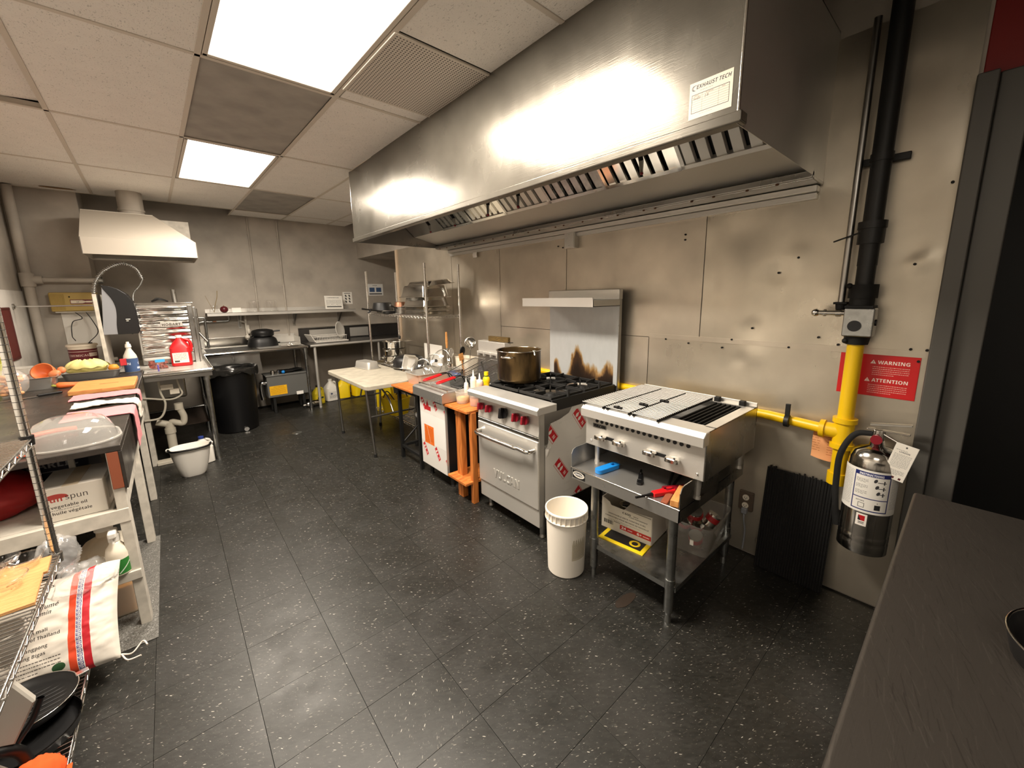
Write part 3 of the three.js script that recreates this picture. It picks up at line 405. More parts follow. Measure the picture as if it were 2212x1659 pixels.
{
  const t = thing('gas_range', 'stainless four burner gas range with red knobs and a scorched back panel', 'range', [1.58, 0, -1.925]);
  part(t, 'body', [span(.035, .745, .2, .84, -.305, .303, .004)], M.dimSteel);
  part(t, 'kick_panel', [rb(.03, .115, .612, .012, .152, 0, .005)], M.steel);
  const d = part(t, 'oven_door', [rb(.05, .445, .612, .012, .44, 0, .007)], M.steel);
  part(d, 'door_emblem', letters('VULCAN', .056, .004, .265, -.0125, .325, .0), M.steel, { label: 'embossed maker lettering' });
  part(d, 'door_handle', [tube([[-.012, .60, -.275], [-.06, .602, -.262], [-.072, .60, -.235], [-.072, .60, .12], [-.07, .60, .155], [-.062, .60, .17], [-.06, .60, .26], [-.012, .6, .272]], .0135, 60, 14)], M.polished);
  part(t, 'control_panel', [poly([[-.008, .692], [.02, .692], [.02, .842], [.014, .842]], .612).translate(0, 0, -.306)], M.steel);
  part(t, 'vent_strip', [rb(.026, .022, .612, .004, .676, 0, .003)], M.polished);
  part(t, 'side_return', [span(-.004, .04, .2, .84, .303, .3075), span(.0, .04, .2, .84, -.3085, -.305)], M.steel);
  for (const y of [.68, .835]) part(t, 'screw', [ball(.005, .004, y, .29)], M.chrome);
  const knob = (z, y, mat, r, name) => { const k = new THREE.Group(); k.name = name; k.position.set(.0 - (.842 - y) * 0, y, z); k.rotation.z = -.14; t.add(k); part(k, 'knob_disc', [cy(r, r * .94, .018, 0, 0, 0, 28).rotateZ(PI / 2).translate(-.012, 0, 0)], mat); part(k, 'knob_grip', [rb(.03, r * 1.9, r * .62, -.032, 0, 0, .005)], mat); };
  knob(-.255, .772, M.knobRed, .026, 'burner_knob'); knob(-.165, .772, M.knobRed, .026, 'burner_knob'); knob(-.018, .772, M.blackPlastic, .036, 'oven_knob'); knob(.11, .772, M.knobRed, .028, 'burner_knob'); knob(.195, .772, M.knobRed, .028, 'burner_knob');
  part(t, 'front_ledge', [poly([[-.055, .846], [.10, .846], [.10, .886], [-.045, .886], [-.06, .872]], .70, .002).translate(0, 0, -.35)], M.steel);
  for (let k = 0; k < 20; k++) part(t, 'vent_slot', [bx(.006, .006, .015, -.002, .8455, -.29 + k * .0305)], M.black);
  // open top: frame, wells, burners, grates
  part(t, 'top_frame', [span(.10, .735, .828, .9, .302, .316, .003), span(.10, .735, .828, .9, -.316, -.302, .003), span(.72, .74, .828, .9, -.31, .31, .003)], M.blackPaint);
  part(t, 'drip_tray', [span(.10, .73, .845, .85, -.303, .303)], M.dimSteel);
  for (const [gx, gz] of [[.255, -.152], [.255, .152], [.572, -.152], [.572, .152]]) {
    const b = part(t, 'burner', [cy(.05, .055, .02, gx, .868, gz, 24), cy(.028, .046, .016, gx, .885, gz, 24), ring(.075, .008, gx, .872, gz)], M.iron);
    part(t, 'burner_bowl', [lathe([[.056, .006], [.09, .012], [.128, .034], [.132, .034], [.092, .008], [.056, .002]], 32).translate(gx, .85, gz)], M.polished); const s = .148, w = .013, y = .903; const g = [rb(2 * s, .02, w, gx, y, gz - s + .006, .004), rb(2 * s, .02, w, gx, y, gz + s - .006, .004), rb(w, .02, 2 * s, gx - s + .006, y, gz, .004), rb(w, .02, 2 * s, gx + s - .006, y, gz, .004)];
    for (let q = 0; q < 4; q++) { const a = q * PI / 2, c = Math.cos(a), n = Math.sin(a); g.push(rb(.095, .022, .011, 0, 0, 0, .003).rotateZ(.06).rotateY(-a).translate(gx + c * .098, y + .006, gz + n * .098)); const e = a + PI / 4; g.push(rb(.085, .014, .009, 0, 0, 0, .003).rotateY(-e).translate(gx + Math.cos(e) * .15, y - .004, gz + Math.sin(e) * .15)); }
    part(t, 'grate', g, M.iron);
  }
  for (const [x, z] of [[.255, .305], [.415, .0], [.572, .305]]) part(t, 'grate_post', [cy(.006, .013, .05, x, .918, z * .995, 10)], M.iron);
  // back guard with shelf; scorch marks are on the steel itself
  const scorch = canvasTex(1024, 1024, (c, w, h) => {
    c.fillStyle = '#b9bcbd'; c.fillRect(0, 0, w, h);
    const im = c.getImageData(0, 0, w, h), a = im.data;
    for (let j = 0; j < h; j++) for (let i = 0; i < w; i++) {
      const u = i / w, v = 1 - j / h, nz = fbm(u * 9, v * 5, 40, 0, 5) - .47, n2 = fbm(u * 22, v * 7, 44, 0, 4) - .47;
      const col = (x, s, hh) => Math.exp(-(((u - x + nz * .1) / s) ** 2)) * hh; const height = .06 + col(.12, .07, .15) + col(.42, .14, .20) + col(.46, .07, .17) + col(.65, .1, .10) + col(.88, .10, .20) + nz * .10;
      const inside = u > .07 && u < .95 ? 1 : .0; let k = inside * Math.max(0, Math.min(1, (height - v) / .22 + .2 + n2 * .75)); const hole = Math.exp(-(((u - .245) / .075) ** 2 + ((v - .11) / .12) ** 2)); k *= 1 - .95 * Math.min(1, hole * 1.5); k *= v < .04 ? .85 + nz : 1; k = Math.max(0, Math.min(1, k)); const deep = Math.max(0, Math.min(1, (height * .6 - v) / .1 + n2));
      const e = 4 * (j * w + i), dark = [54 - 24 * deep, 34 - 16 * deep, 18 - 8 * deep], mid = [150, 112, 62]; const q = Math.min(1, k * 1.6);
      for (let z = 0; z < 3; z++) { const sm = (a, b, x) => { x = Math.max(0, Math.min(1, (x - a) / (b - a))); return x * x * (3 - 2 * x); }; const w2 = sm(.28, .75, k), edge = mid[z] * (1 - w2) + dark[z] * w2, tt = .96 * sm(.02, .42, k); a[e + z] = (a[e + z] + 10 * n2) * (1 - tt) + edge * tt; }
    }
    c.putImageData(im, 0, 0);
  });
  part(t, 'back_guard', [span(.742, .772, .84, 1.56, -.33, .33, .005)], M.dimSteel);
  part(t, 'back_guard_face', [new THREE.PlaneGeometry(.65, .60).rotateY(-PI / 2).translate(.7405, 1.19, 0)], std('#ffffff', .45, .35, { map: scorch }), { uv: true, label: 'scorched steel splash panel' });
  part(t, 'back_guard_cap', [span(.73, .772, 1.49, 1.56, -.332, .332, .005)], M.steel);
  part(t, 'high_shelf', [poly([[.455, 1.446], [.742, 1.446], [.742, 1.45], [.46, 1.45], [.452, 1.505], [.447, 1.505]], .66).translate(0, 0, -.33), span(.45, .742, 1.446, 1.49, .326, .33), span(.45, .742, 1.446, 1.49, -.33, -.326)], M.steel);
  for (const [x, z] of [[.06, .27], [.06, -.27], [.70, .27], [.70, -.27]]) part(t, 'leg', steelFoot(x, z, .205, .022), M.dimSteel);
  // protective film left on the flank, torn along its top
  part(t, 'protective_film', [poly([[.05, .21], [.74, .21], [.74, .835], [.30, .835], [.265, .79], [.18, .765], [.10, .755], [.082, .72], [.078, .64], [.066, .61], [.05, .60]], .0012).translate(0, 0, .3035)], filmMat, { label: 'white protective film with red flame prints' });
  part(t, 'film_curl', sheet((u, v) => [.055 + .03 * u, .60 - .06 * v + .02 * u, .3055 + .022 * Math.sin(u * 3) * (1 - v)], 6, 6, .0006), filmMat);
}
{ // stock pot on the left front burner
  const t = thing('stock_pot', 'large browned steel stock pot on the gas range', 'pot', [1.855, .924, -2.105], .4);
  const brown = canvasTex(512, 512, (c, w, h) => { const im = c.createImageData(w, h), a = im.data; for (let j = 0; j < h; j++) for (let i = 0; i < w; i++) { const v = 1 - j / h, u = i / w; const n = fbm(u * 10, v * 6, 60, 10, 5) - .47, d = Math.max(0, Math.min(1, (.50 - v) * 1.8 + .2 + n * 3.2)); const e = 4 * (j * w + i), A = [112, 92, 62], B = [26, 20, 16]; for (let z = 0; z < 3; z++) a[e + z] = A[z] + (B[z] - A[z]) * d + 24 * n; a[e + 3] = 255; } c.putImageData(im, 0, 0); });
  part(t, 'pot_body', [lathe([[0, 0], [.125, 0], [.148, .008], [.155, .03], [.155, .215], [.163, .222], [.160, .226], [.151, .222], [.151, .03], [.14, .012], [0, .01]], 56)], std('#ffffff', .34, .85, { map: brown }), { uv: true });
  part(t, 'rim', [ring(.160, .0035, 0, .224, 0, 48)], M.polished);
  part(t, 'handle', [tube([[-.155, .19, -.04], [-.20, .195, -.035], [-.20, .195, .035], [-.155, .19, .04]], .006, 20)], M.polished); part(t, 'handle', [tube([[.155, .19, -.04], [.20, .195, -.035], [.20, .195, .035], [.155, .19, .04]], .006, 20)], M.polished);
  part(t, 'spout_clip', [ball(.014, -.06, .226, .145, 1, .6, 1), rod([-.06, .226, .145], [-.075, .2, .155], .006)], M.polished);
}
// ================================================================ CHARBROILER STAND AND CHARBROILER
{
  const t = thing('equipment_stand', 'low galvanised equipment stand with rimmed steel top under the charbroiler', 'stand', [1.57, 0, -1.05]);
  const z0 = -.31, z1 = .31;
  part(t, 'stand_top', [span(0, .72, .588, .592, z0, z1), span(0, .004, .532, .592, z0, z1), span(.72, .724, .532, .70, z0, z1)], M.standSteel);
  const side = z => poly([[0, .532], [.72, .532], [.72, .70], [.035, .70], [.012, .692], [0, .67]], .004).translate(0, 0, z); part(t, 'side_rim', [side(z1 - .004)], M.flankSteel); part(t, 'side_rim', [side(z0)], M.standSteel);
  part(t, 'front_edge', [rod([.002, .592, z0], [.002, .592, z1], .004, 8)], M.polished);
  for (const [x, z] of [[.03, .272], [.03, -.165], [.66, .272], [.66, -.165]]) part(t, 'leg', [cy(.021, .021, .53, x, .32, z, 20), cy(.024, .024, .05, x, .20, z, 20), cy(.021, .014, .045, x, .06, z, 16), cy(.012, .017, .04, x, .02, z, 16)], M.galv);
  part(t, 'undershelf', [span(.03, .66, .186, .190, -.19, .30), span(.026, .032, .165, .19, -.18, .29), span(.66, .664, .165, .19, -.18, .29), span(.03, .66, .165, .19, -.192, -.188), span(.03, .66, .165, .19, .297, .301)], M.galv);
  const bd = canvasTex(256, 128, (c) => { c.fillStyle = '#1a1a1c'; c.fillRect(0, 0, 256, 128); c.fillStyle = '#d8d2c6'; c.beginPath(); c.ellipse(128, 60, 118, 54, 0, 0, 7); c.fill(); c.fillStyle = '#1a1a1c'; c.beginPath(); c.ellipse(128, 56, 96, 34, 0, 0, 7); c.fill(); c.fillStyle = '#eee'; c.font = 'italic bold 50px sans-serif'; c.fillText('OMEGA', 44, 74, 170); });
  part(t, 'maker_badge', [decal(.085, .042).rotateY(-PI / 2).translate(-.0012, .562, -.255)], std('#ffffff', .4, 0, { map: bd }), { uv: true });
}
{
  const t = thing('charbroiler', 'stainless countertop charbroiler with rod grates half covering black bars', 'grill', [1.66, .592, -1.025]);
  const h = .332, w = .33; // half width
  part(t, 'front_panel', [rb(.012, .215, .655, .03, .22, 0, .003)], M.steel);
  part(t, 'front_roll', [poly([[-.012, .285], [.035, .285], [.035, .34], [.01, .34], [-.012, .322]], .665, .003).translate(0, 0, -.3325)], M.steel);
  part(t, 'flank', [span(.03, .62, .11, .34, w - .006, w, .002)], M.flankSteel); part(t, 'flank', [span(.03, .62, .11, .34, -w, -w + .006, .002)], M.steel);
  part(t, 'rear_panel', [span(.61, .62, .11, .36, -w, w, .002)], M.steel); part(t, 'floor_pan', [span(.03, .62, .112, .118, -w + .006, w - .006)], M.dimSteel);
  part(t, 'top_deck', [span(.01, .115, .336, .341, -w, w), span(.57, .62, .336, .341, -w, w), span(.1, .6, .336, .341, w - .05, w), span(.1, .6, .336, .341, -w, -w + .02)], M.steel);
  part(t, 'fire_box', [span(.1, .58, .2, .205, -w + .02, w - .05)], M.black);
  part(t, 'name_plate', [rb(.003, .024, .088, .023, .233, -.235, .001)], M.dimSteel); part(t, 'name_letters', letters('VULCAN', .016, .002, .075, .0205, .233, -.235), M.black);
  for (let k = 0; k < 17; k++) part(t, 'vent_hole', [cy(.0095, .0095, .004, 0, 0, 0, 16).rotateZ(PI / 2).translate(.0235, .259, -.252 + k * .0315)], M.black);
  for (const z of [-.165, .125]) part(t, 'valve_slot', [rb(.004, .018, .05, .0235, .178, z, .0019)], M.black);
  for (const z of [-.215, -.10, .075, .19]) { const k = new THREE.Group(); k.name = 'valve_knob'; k.position.set(.004, .178, z); t.add(k); part(k, 'knob_lever', [loft([[-.009, .038, .07, .016], [.007, .036, .068, .016], [.010, .03, .062, .014]], true, true)], M.polished); part(k, 'knob_stem', [rod([.018, 0, .01], [.03, 0, .01], .008), ball(.005, -.004, .010, .012)], M.iron); }
  for (const z of [-.29, .30]) part(t, 'screw', [ball(.006, .023, .14, z, .6)], M.chrome);
  for (const [x, z] of [[.075, -.285], [.075, .285], [.56, -.285], [.56, .285]]) part(t, 'leg', [cy(.016, .012, .1, x, .06, z, 14), cy(.014, .016, .014, x, .007, z, 14)], M.steel);
  // cast bars over the uncovered burner
  for (let k = 0; k < 6; k++) part(t, 'cast_bar', [rb(.47, .022, .008, .335, .327, .142 + k * .024, .003)], M.iron);
  for (const x of [.18, .33, .46]) part(t, 'cross_bar', [rb(.01, .016, .135, x, .318, .205, .003)], M.iron);
  for (const [x, z] of [[.585, .14], [.585, .268]]) part(t, 'bar_bracket', [rb(.03, .03, .03, x, .352, z, .005)], M.iron);
  // loose rod grates lying on top
  for (let q = 0; q < 3; q++) for (let p = 0; p < 2; p++) {
    const gz0 = -.335 + q * .155, gz1 = gz0 + .142, gx0 = -.005 + p * .30, gx1 = gx0 + .292; const g = new THREE.Group(); g.name = 'rod_grate'; t.add(g);
    part(g, 'side_bar', [rb(gx1 - gx0, .012, .006, (gx0 + gx1) / 2, .348, gz0 + .006, .002), rb(gx1 - gx0, .012, .006, (gx0 + gx1) / 2, .348, gz1 - .006, .002)], M.iron);
    for (let k = 0; k < 17; k++) { const x = gx0 + .006 + k * .0175; part(g, 'grate_rod', [rod([x, .357, gz0], [x, .357, gz1], .0027, 8)], M.rodSteel); }
  }
  for (const [x, z] of [[.02, -.12], [.16, -.06], [.30, -.02]]) part(t, 'grate_clip', [rb(.012, .012, .05, x, .362, z, .003), rb(.02, .016, .012, x, .362, z, .003)], M.iron);
}
// ================================================================ THINGS ON AND UNDER THE EQUIPMENT STAND
function lighter(color, label, at, turn, mat) { // handle with an oval eye and a black barrel
  const t = thing('gas_lighter', label, 'lighter', at, turn);
  const s = new THREE.Shape(); s.moveTo(-.055, -.013); s.lineTo(.05, -.017); s.quadraticCurveTo(.062, -.015, .062, 0); s.quadraticCurveTo(.062, .016, .05, .018); s.lineTo(-.05, .014); s.quadraticCurveTo(-.062, .01, -.055, -.013);
  const h = new THREE.Path(); h.moveTo(.015, -.008); h.lineTo(.045, -.01); h.quadraticCurveTo(.054, 0, .045, .01); h.lineTo(.015, .008); h.lineTo(.015, -.008); s.holes.push(h);
  part(t, 'handle', [new THREE.ExtrudeGeometry(s, { depth: .014, bevelEnabled: true, bevelSize: .003, bevelThickness: .003, bevelSegments: 2 }).rotateX(-PI / 2).translate(0, .003, 0)], mat);
  part(t, 'barrel', [rod([-.055, .011, 0], [-.085, .011, 0], .009, 12, .007), rod([-.085, .011, 0], [-.15, .011, 0], .006)], M.blackPlastic); return t;
}
{ const t = thing('scraper_handle', 'bright blue looped tool handle on the stand top under the charbroiler', 'handle', [1.68, .593, -1.2], -.15);
  const s = roundRect(.15, .042, .018), h = new THREE.Path(); h.moveTo(.03, -.011); h.lineTo(.058, -.011); h.quadraticCurveTo(.066, 0, .058, .011); h.lineTo(.03, .011); h.lineTo(.03, -.011); s.holes.push(h);
  part(t, 'grip', [new THREE.ExtrudeGeometry(s, { depth: .018, bevelEnabled: true, bevelSize: .003, bevelThickness: .003, bevelSegments: 2 }).rotateX(-PI / 2).translate(0, .003, 0)], M.blue); part(t, 'hang_loop', [tube([[.066, .012, -.016], [.088, .012, 0], [.066, .012, .016]], .005, 12)], M.blue); }
lighter(0, 'red looped lighter lying near the front corner of the stand', [1.655, .593, -.865], 2.75 + PI, M.red);
lighter(0, 'dark red and black lighter lying behind the red one', [1.73, .593, -.845], 2.6, M.knobRed);
{ const t = thing('lift_handle', 'black flared tool handle lying alone in the middle of the stand top', 'handle', [1.675, .593, -1.0], .5); part(t, 'grip', [loft([[0, .05, .03, .012], [.012, .046, .026, .012]], true, true).rotateZ(0), rb(.085, .014, .022, .055, .008, 0, .006), rb(.05, .02, .012, .1, .012, 0, .005)], M.blackPlastic); }
{ const t = thing('wood_block', 'small wooden brush block at the rim corner of the stand', 'brush', [1.66, .593, -.79], .25); part(t, 'wooden_back', [rb(.17, .032, .038, 0, .018, 0, .005)], M.board); part(t, 'blade', [rb(.1, .01, .03, -.03, .006, -.045, .003)], M.brownWood); }
{ const t = thing('tongs', 'long black handled tongs lying under the front of the charbroiler', 'tongs', [1.79, .593, -.9], .35); part(t, 'arm', [rod([-.1, .01, 0], [.16, .016, .0], .007, 8)], M.blackPaint); part(t, 'arm', [rod([-.1, .01, .01], [.16, .014, .05], .007, 8)], M.blackPaint); part(t, 'pivot', [ball(.012, .16, .016, .024)], M.blackPaint); }
{ // carton of heating fuel cans
  const t = thing('fuel_carton', 'torn white carton of heating fuel cans on the stand undershelf', 'carton', [1.9, .19, -1.15], .1);
  const tx = canvasTex(768, 512, (c, w, h) => { c.fillStyle = '#d9d3c8'; c.fillRect(0, 0, w, h); c.fillStyle = '#2b2622'; c.font = 'bold 58px sans-serif'; c.fillText('C600', 330, 90); c.font = 'bold 28px sans-serif'; c.fillText('WICK', 500, 80); c.fillText('CLEAN PERFORMANCE', 430, 120, 280); c.font = 'bold 36px sans-serif'; c.fillText('DISPOSABLE WICK CHAFING FUEL', 110, 190, 620); c.fillText('COMBUSTIBLE POUR RECHAUD DE VAISSELLE', 60, 250, 670); lines(c, 110, 290, 500, 2, 24, '#555', 6); c.fillStyle = '#bd2c26'; c.fillRect(300, 340, 468, 90); c.fillStyle = '#fff'; c.font = 'bold 70px sans-serif'; c.fillText('24', 320, 412); c.fillText('6+', 560, 412); c.font = 'bold 28px sans-serif'; c.fillText('CANS', 420, 400); c.fillText('HOURS', 650, 400); c.fillStyle = '#333'; for (let k = 0; k < 30; k++) c.fillRect(40 + k * 5, 330, rnd() < .5 ? 2 : 4, 80); c.font = 'bold 26px sans-serif'; c.fillText('HANDLE', 200, 330); });
  const w = .30, d = .24, h = .165;
  part(t, 'front_wall', [poly([[-w / 2, 0], [w / 2, 0], [w / 2, h], [-.01, h * .92], [-.02, h * .6], [-.07, h * .66], [-.1, h], [-w / 2, h * 1.12]], .004).rotateY(-PI / 2).translate(-d / 2, 0, 0)], M.cardWhite);
  part(t, 'printed_face', [decal(w, h * .9).rotateY(-PI / 2).translate(-d / 2 - .0045, h * .46, 0)].map(g => g), std('#ffffff', .8, 0, { map: tx, alphaTest: 0 }), { uv: true }).scale.set(1, 1, 1);
  part(t, 'side_wall', [bx(d, h, .004, 0, h / 2, w / 2)], M.cardWhite); part(t, 'side_wall', [bx(d, h * 1.1, .004, 0, h * .55, -w / 2)], M.cardWhite); part(t, 'rear_wall', [bx(.004, h, w, d / 2, h / 2, 0)], M.card); part(t, 'bottom', [bx(d, .004, w, 0, .003, 0)], M.card);
  part(t, 'flap', [bx(.07, .003, w * .5, -d / 2 + .03, h * .98, .07).rotateZ(.05)], M.cardWhite);
  let i = 0; for (const [x, z] of [[-.05, .09], [.04, .09], [-.05, .0], [.04, .0], [.04, -.09]]) { const cn = thing('fuel_can', ['small tin of heating fuel nearest the aisle in the torn carton', 'small tin of heating fuel at the inner corner of the torn carton', 'small tin of heating fuel mid front in the torn carton', 'small tin of heating fuel mid rear in the torn carton', 'small tin of heating fuel at the range end of the torn carton'][i++], 'tin', [1.9 + x, .196, -1.15 + z], 0, 'fuel tins in the torn carton'); part(cn, 'tin_body', [lathe([[0, 0], [.04, 0], [.042, .004], [.04, .008], [.04, .075], [.042, .08], [.039, .082], [.037, .078], [0, .078]], 24)], M.polished); part(cn, 'tin_lid', [cy(.022, .022, .006, 0, .082, 0, 20)], M.blackPlastic); }
}
{ // book-like flat yellow and black pack under the carton
  const tx = canvasTex(512, 512, (c) => { c.fillStyle = '#f0d21a'; c.fillRect(0, 0, 512, 512); c.fillStyle = '#17171a'; c.fillRect(42, 42, 428, 428); c.fillStyle = '#f0d21a'; c.font = 'bold 120px sans-serif'; c.fillText('5WING', 60, 190, 300); c.beginPath(); c.arc(370, 380, 60, 0, 7); c.fill(); c.fillStyle = '#17171a'; c.beginPath(); c.arc(370, 380, 34, 0, 7); c.fill(); });
  const t = thing('flat_pack', 'yellow edged black flat box under the torn carton', 'box', [1.80, .1905, -1.12], .12); part(t, 'box_body', [rb(.25, .004, .26, 0, .002, 0, .001)], M.yellow); part(t, 'box_print', [new THREE.PlaneGeometry(.255, .245).rotateX(-PI / 2).rotateY(-PI / 2).translate(0, .0046, 0)], std('#ffffff', .5, 0, { map: tx }), { uv: true });
}
scene.getObjectByName('fuel_carton').position.y = .1955; scene.traverse(o => { if (o.name.startsWith('fuel_can')) o.position.y = .2; });
{ const t = thing('storage_tub', 'clear plastic tub of red packets on the stand undershelf', 'tub', [2.03, .191, -.86], .1);
  part(t, 'tub_shell', [loft([[0, .27, .20, .03], [.12, .31, .24, .035], [.175, .325, .255, .04], [.175, .335, .265, .04], [.17, .335, .265, .04]], true, false)], phy('#f2f0ec', .16, { transmission: .9, thickness: 0, ior: 1.4 })); part(t, 'tub_label', [bx(.001, .03, .018, -.148, .07, .03)], M.paper);
  let i = 0; for (const [x, y, z, a] of [[-.06, .02, .04, .3], [.05, .02, -.02, 1], [-.04, .07, -.04, .7], [.06, .08, .05, 2.2], [.0, .12, .01, .2]]) { const p = thing('food_packet', ['red topped packet lowest toward the aisle in the clear tub', 'red topped packet low at the rear of the clear tub', 'red topped packet in the middle of the clear tub', 'red topped packet near the wall side of the clear tub', 'red topped packet lying uppermost in the clear tub'][i++], 'packet', [2.03 + x, .2 + y, -.87 + z], a, 'packets in the clear tub'); part(p, 'packet_body', [cy(.034, .034, .07, 0, .03, 0, 20).rotateZ(.5)], M.polished); part(p, 'packet_wrap', [cy(.035, .035, .03, 0, .04, 0, 20).rotateZ(.5)], std('#9c2022', .4)); }
}
{ const t = thing('white_bucket', 'tall off white plastic bucket on the floor beside the stand', 'bucket', [1.53, 0, -1.355]); const IV = std('#f7f0e4', .45);
  part(t, 'bucket_shell', [lathe([[0, .004], [.098, 0], [.102, .006], [.113, .36], [.118, .362], [.118, .372], [.113, .376], [.108, .37], [.098, .02], [0, .016]], 48)], IV);
  part(t, 'collar', [lathe([[.111, .318], [.118, .318], [.119, .324], [.111, .326]], 48)], IV); for (let k = 0; k < 28; k++) { const a = k / 28 * 2 * PI; part(t, 'rib', [bx(.006, .042, .003, .1155, .342, 0).rotateY(a)], M.ivory); }
  const lb = canvasTex(256, 512, (c) => { c.fillStyle = '#c9bfa8'; c.fillRect(0, 0, 256, 512); c.fillStyle = '#5b5a54'; c.beginPath(); c.ellipse(180, 40, 50, 30, 0, 0, 7); c.fill(); lines(c, 20, 90, 210, 26, 15, '#8c8474', 5); }); part(t, 'worn_label', [new THREE.CylinderGeometry(.1095, .106, .15, 14, 1, true, -.55, .85).translate(0, .185, 0)], std('#ffffff', .7, 0, { map: lb, side: THREE.DoubleSide }), { uv: true });
}
// ================================================================ COUNTER BESIDE THE CAMERA
{ const t = thing('steel_counter', 'dark scratched steel counter in the near corner', 'counter', [1.08, 0, .3]);
  const scr = canvasTex(1024, 1024, (c, w) => { c.fillStyle = '#8a8580'; c.fillRect(0, 0, w, w); for (let i = 0; i < 2600; i++) { c.strokeStyle = `rgba(${rnd() < .5 ? '205,200,192' : '60,56,54'},${rr(.05, .35)})`; c.lineWidth = rr(.5, 1.6); const x = rr(0, w), y = rr(0, w), a = rr(.05, .5); const L = rr(8, 90); c.beginPath(); c.moveTo(x, y); c.lineTo(x + L * Math.cos(a), y + L * Math.sin(a)); c.stroke(); } }, [1 / .9, 1 / .9]);
  part(t, 'counter_top', [rb(1.24, .035, .72, 0, .8825, 0, .008)], std([.26, .245, .23], .5, .6, { map: scr, bumpMap: retile(brushTex, 3), bumpScale: .0002 }));
  part(t, 'apron', [span(-.6, .6, .80, .865, -.34, -.33), span(-.6, .6, .80, .865, .33, .34)], M.darkSteel); for (const [x, z] of [[-.57, -.31], [.57, -.31], [-.57, .31], [.57, .31]]) part(t, 'leg', [cy(.02, .02, .82, x, .44, z, 16), cy(.014, .02, .03, x, .015, z, 16)], M.dimSteel); part(t, 'undershelf', [rb(1.14, .03, .6, 0, .3, 0, .006)], M.darkSteel);
}
{ const t = thing('black_pan', 'black pan with a bright rim on the dark counter', 'pan', [1.035, .9, .225]); part(t, 'pan_body', [lathe([[0, 0], [.1, 0], [.115, .01], [.125, .05], [.121, .05], [.11, .014], [0, .008]], 48)], M.teflon); part(t, 'rim', [ring(.123, .0025, 0, .05, 0, 56)], M.polished); part(t, 'handle', [rb(.16, .014, .024, .2, .045, .02, .006)], M.blackPlastic); }
// ================================================================ PLYWOOD BENCH AND FRYER
{ const t = thing('plywood_bench', 'rough plywood bench squeezed between the fryer and the range', 'bench', [1.53, 0, -2.4]);
  part(t, 'bench_top', [span(-.02, .5, .70, .718, -.205, .115, .002)], M.ply); part(t, 'cleat', [span(.01, .5, .655, .70, -.09, -.05)], M.ply);
  part(t, 'post', [span(.015, .06, 0, .70, -.09, -.02, .002)], M.plyUp); part(t, 'post', [span(.015, .06, 0, .70, .085, .12, .002)], M.plyUp); part(t, 'post', [span(.44, .49, 0, .70, -.09, -.02, .002)], M.plyUp);
  part(t, 'lower_shelf', [span(-.05, .46, .16, .178, -.13, .118, .002)], M.ply); part(t, 'back_board', [span(.47, .488, .05, .70, -.02, .11)], M.darkSteel); }
const tub = (label, at, r, h, fill, lidMat, lidLabel) => { const t = thing('deli_tub', label, 'tub', at); part(t, 'tub_shell', [lathe([[0, 0], [r * .82, 0], [r * .86, .004], [r, h], [r * 1.05, h + .001], [r * 1.05, h + .006], [r * .98, h + .006]], 32)], M.frosted); part(t, 'contents', [lathe([[0, .003], [r * .80, .003], [r * .91, h * .55], [0, h * .6]], 28)], fill); if (lidMat) part(t, 'lid', [lathe([[0, h + .014], [r * 1.02, h + .014], [r * 1.08, h + .01], [r * 1.08, h - .004], [r * 1.04, h - .004]], 32)], lidMat); return t; };
tub('open clear tub of pale sauce on the plywood bench', [1.635, .718, -2.52], .052, .085, std('#d8b878', .6));
tub('clear tub with a bright orange lid on the plywood bench', [1.665, .718, -2.385], .05, .10, std('#c87844', .6), std('#e2521c', .45));
function squeeze(label, at, mat, r, h, cap) { const t = thing('squeeze_bottle', label, 'bottle', at); part(t, 'bottle_body', [lathe([[0, 0], [r * .95, 0], [r, .004], [r, h * .62], [r * .92, h * .68], [r * .7, h * .72], [0, h * .72]], 28)], mat); part(t, 'cap', [lathe([[r * .85, h * .68], [r * .86, h * .76], [r * .3, h * .79], [r * .12, h], [0, h]], 20)], cap); return t; }
squeeze('white squeeze bottle nearest the fryer well', [1.77, .718, -2.56], M.ivory, .027, .235, M.whitePlastic); squeeze('pink tinted squeeze bottle in front of the lemon bottle', [1.755, .718, -2.455], std('#dcb9a2', .5), .029, .225, M.whitePlastic); squeeze('short white squeeze bottle in front of the fryer bottles', [1.70, .718, -2.56], M.whitePlastic, .018, .185, M.whitePlastic);
{ const t = thing('lemon_bottle', 'yellow lemon juice bottle with a green neck band beside the pot', 'bottle', [1.835, .718, -2.475]); part(t, 'bottle_body', [lathe([[0, 0], [.026, 0], [.028, .006], [.028, .1], [.022, .135], [.03, .15], [.026, .175], [.015, .185], [0, .185]], 28)], M.yellow); part(t, 'neck_band', [cy(.016, .016, .008, 0, .19, 0, 20)], std('#1f5a2a', .5)); part(t, 'cap', [cy(.017, .018, .028, 0, .208, 0, 20)], M.yellow); }
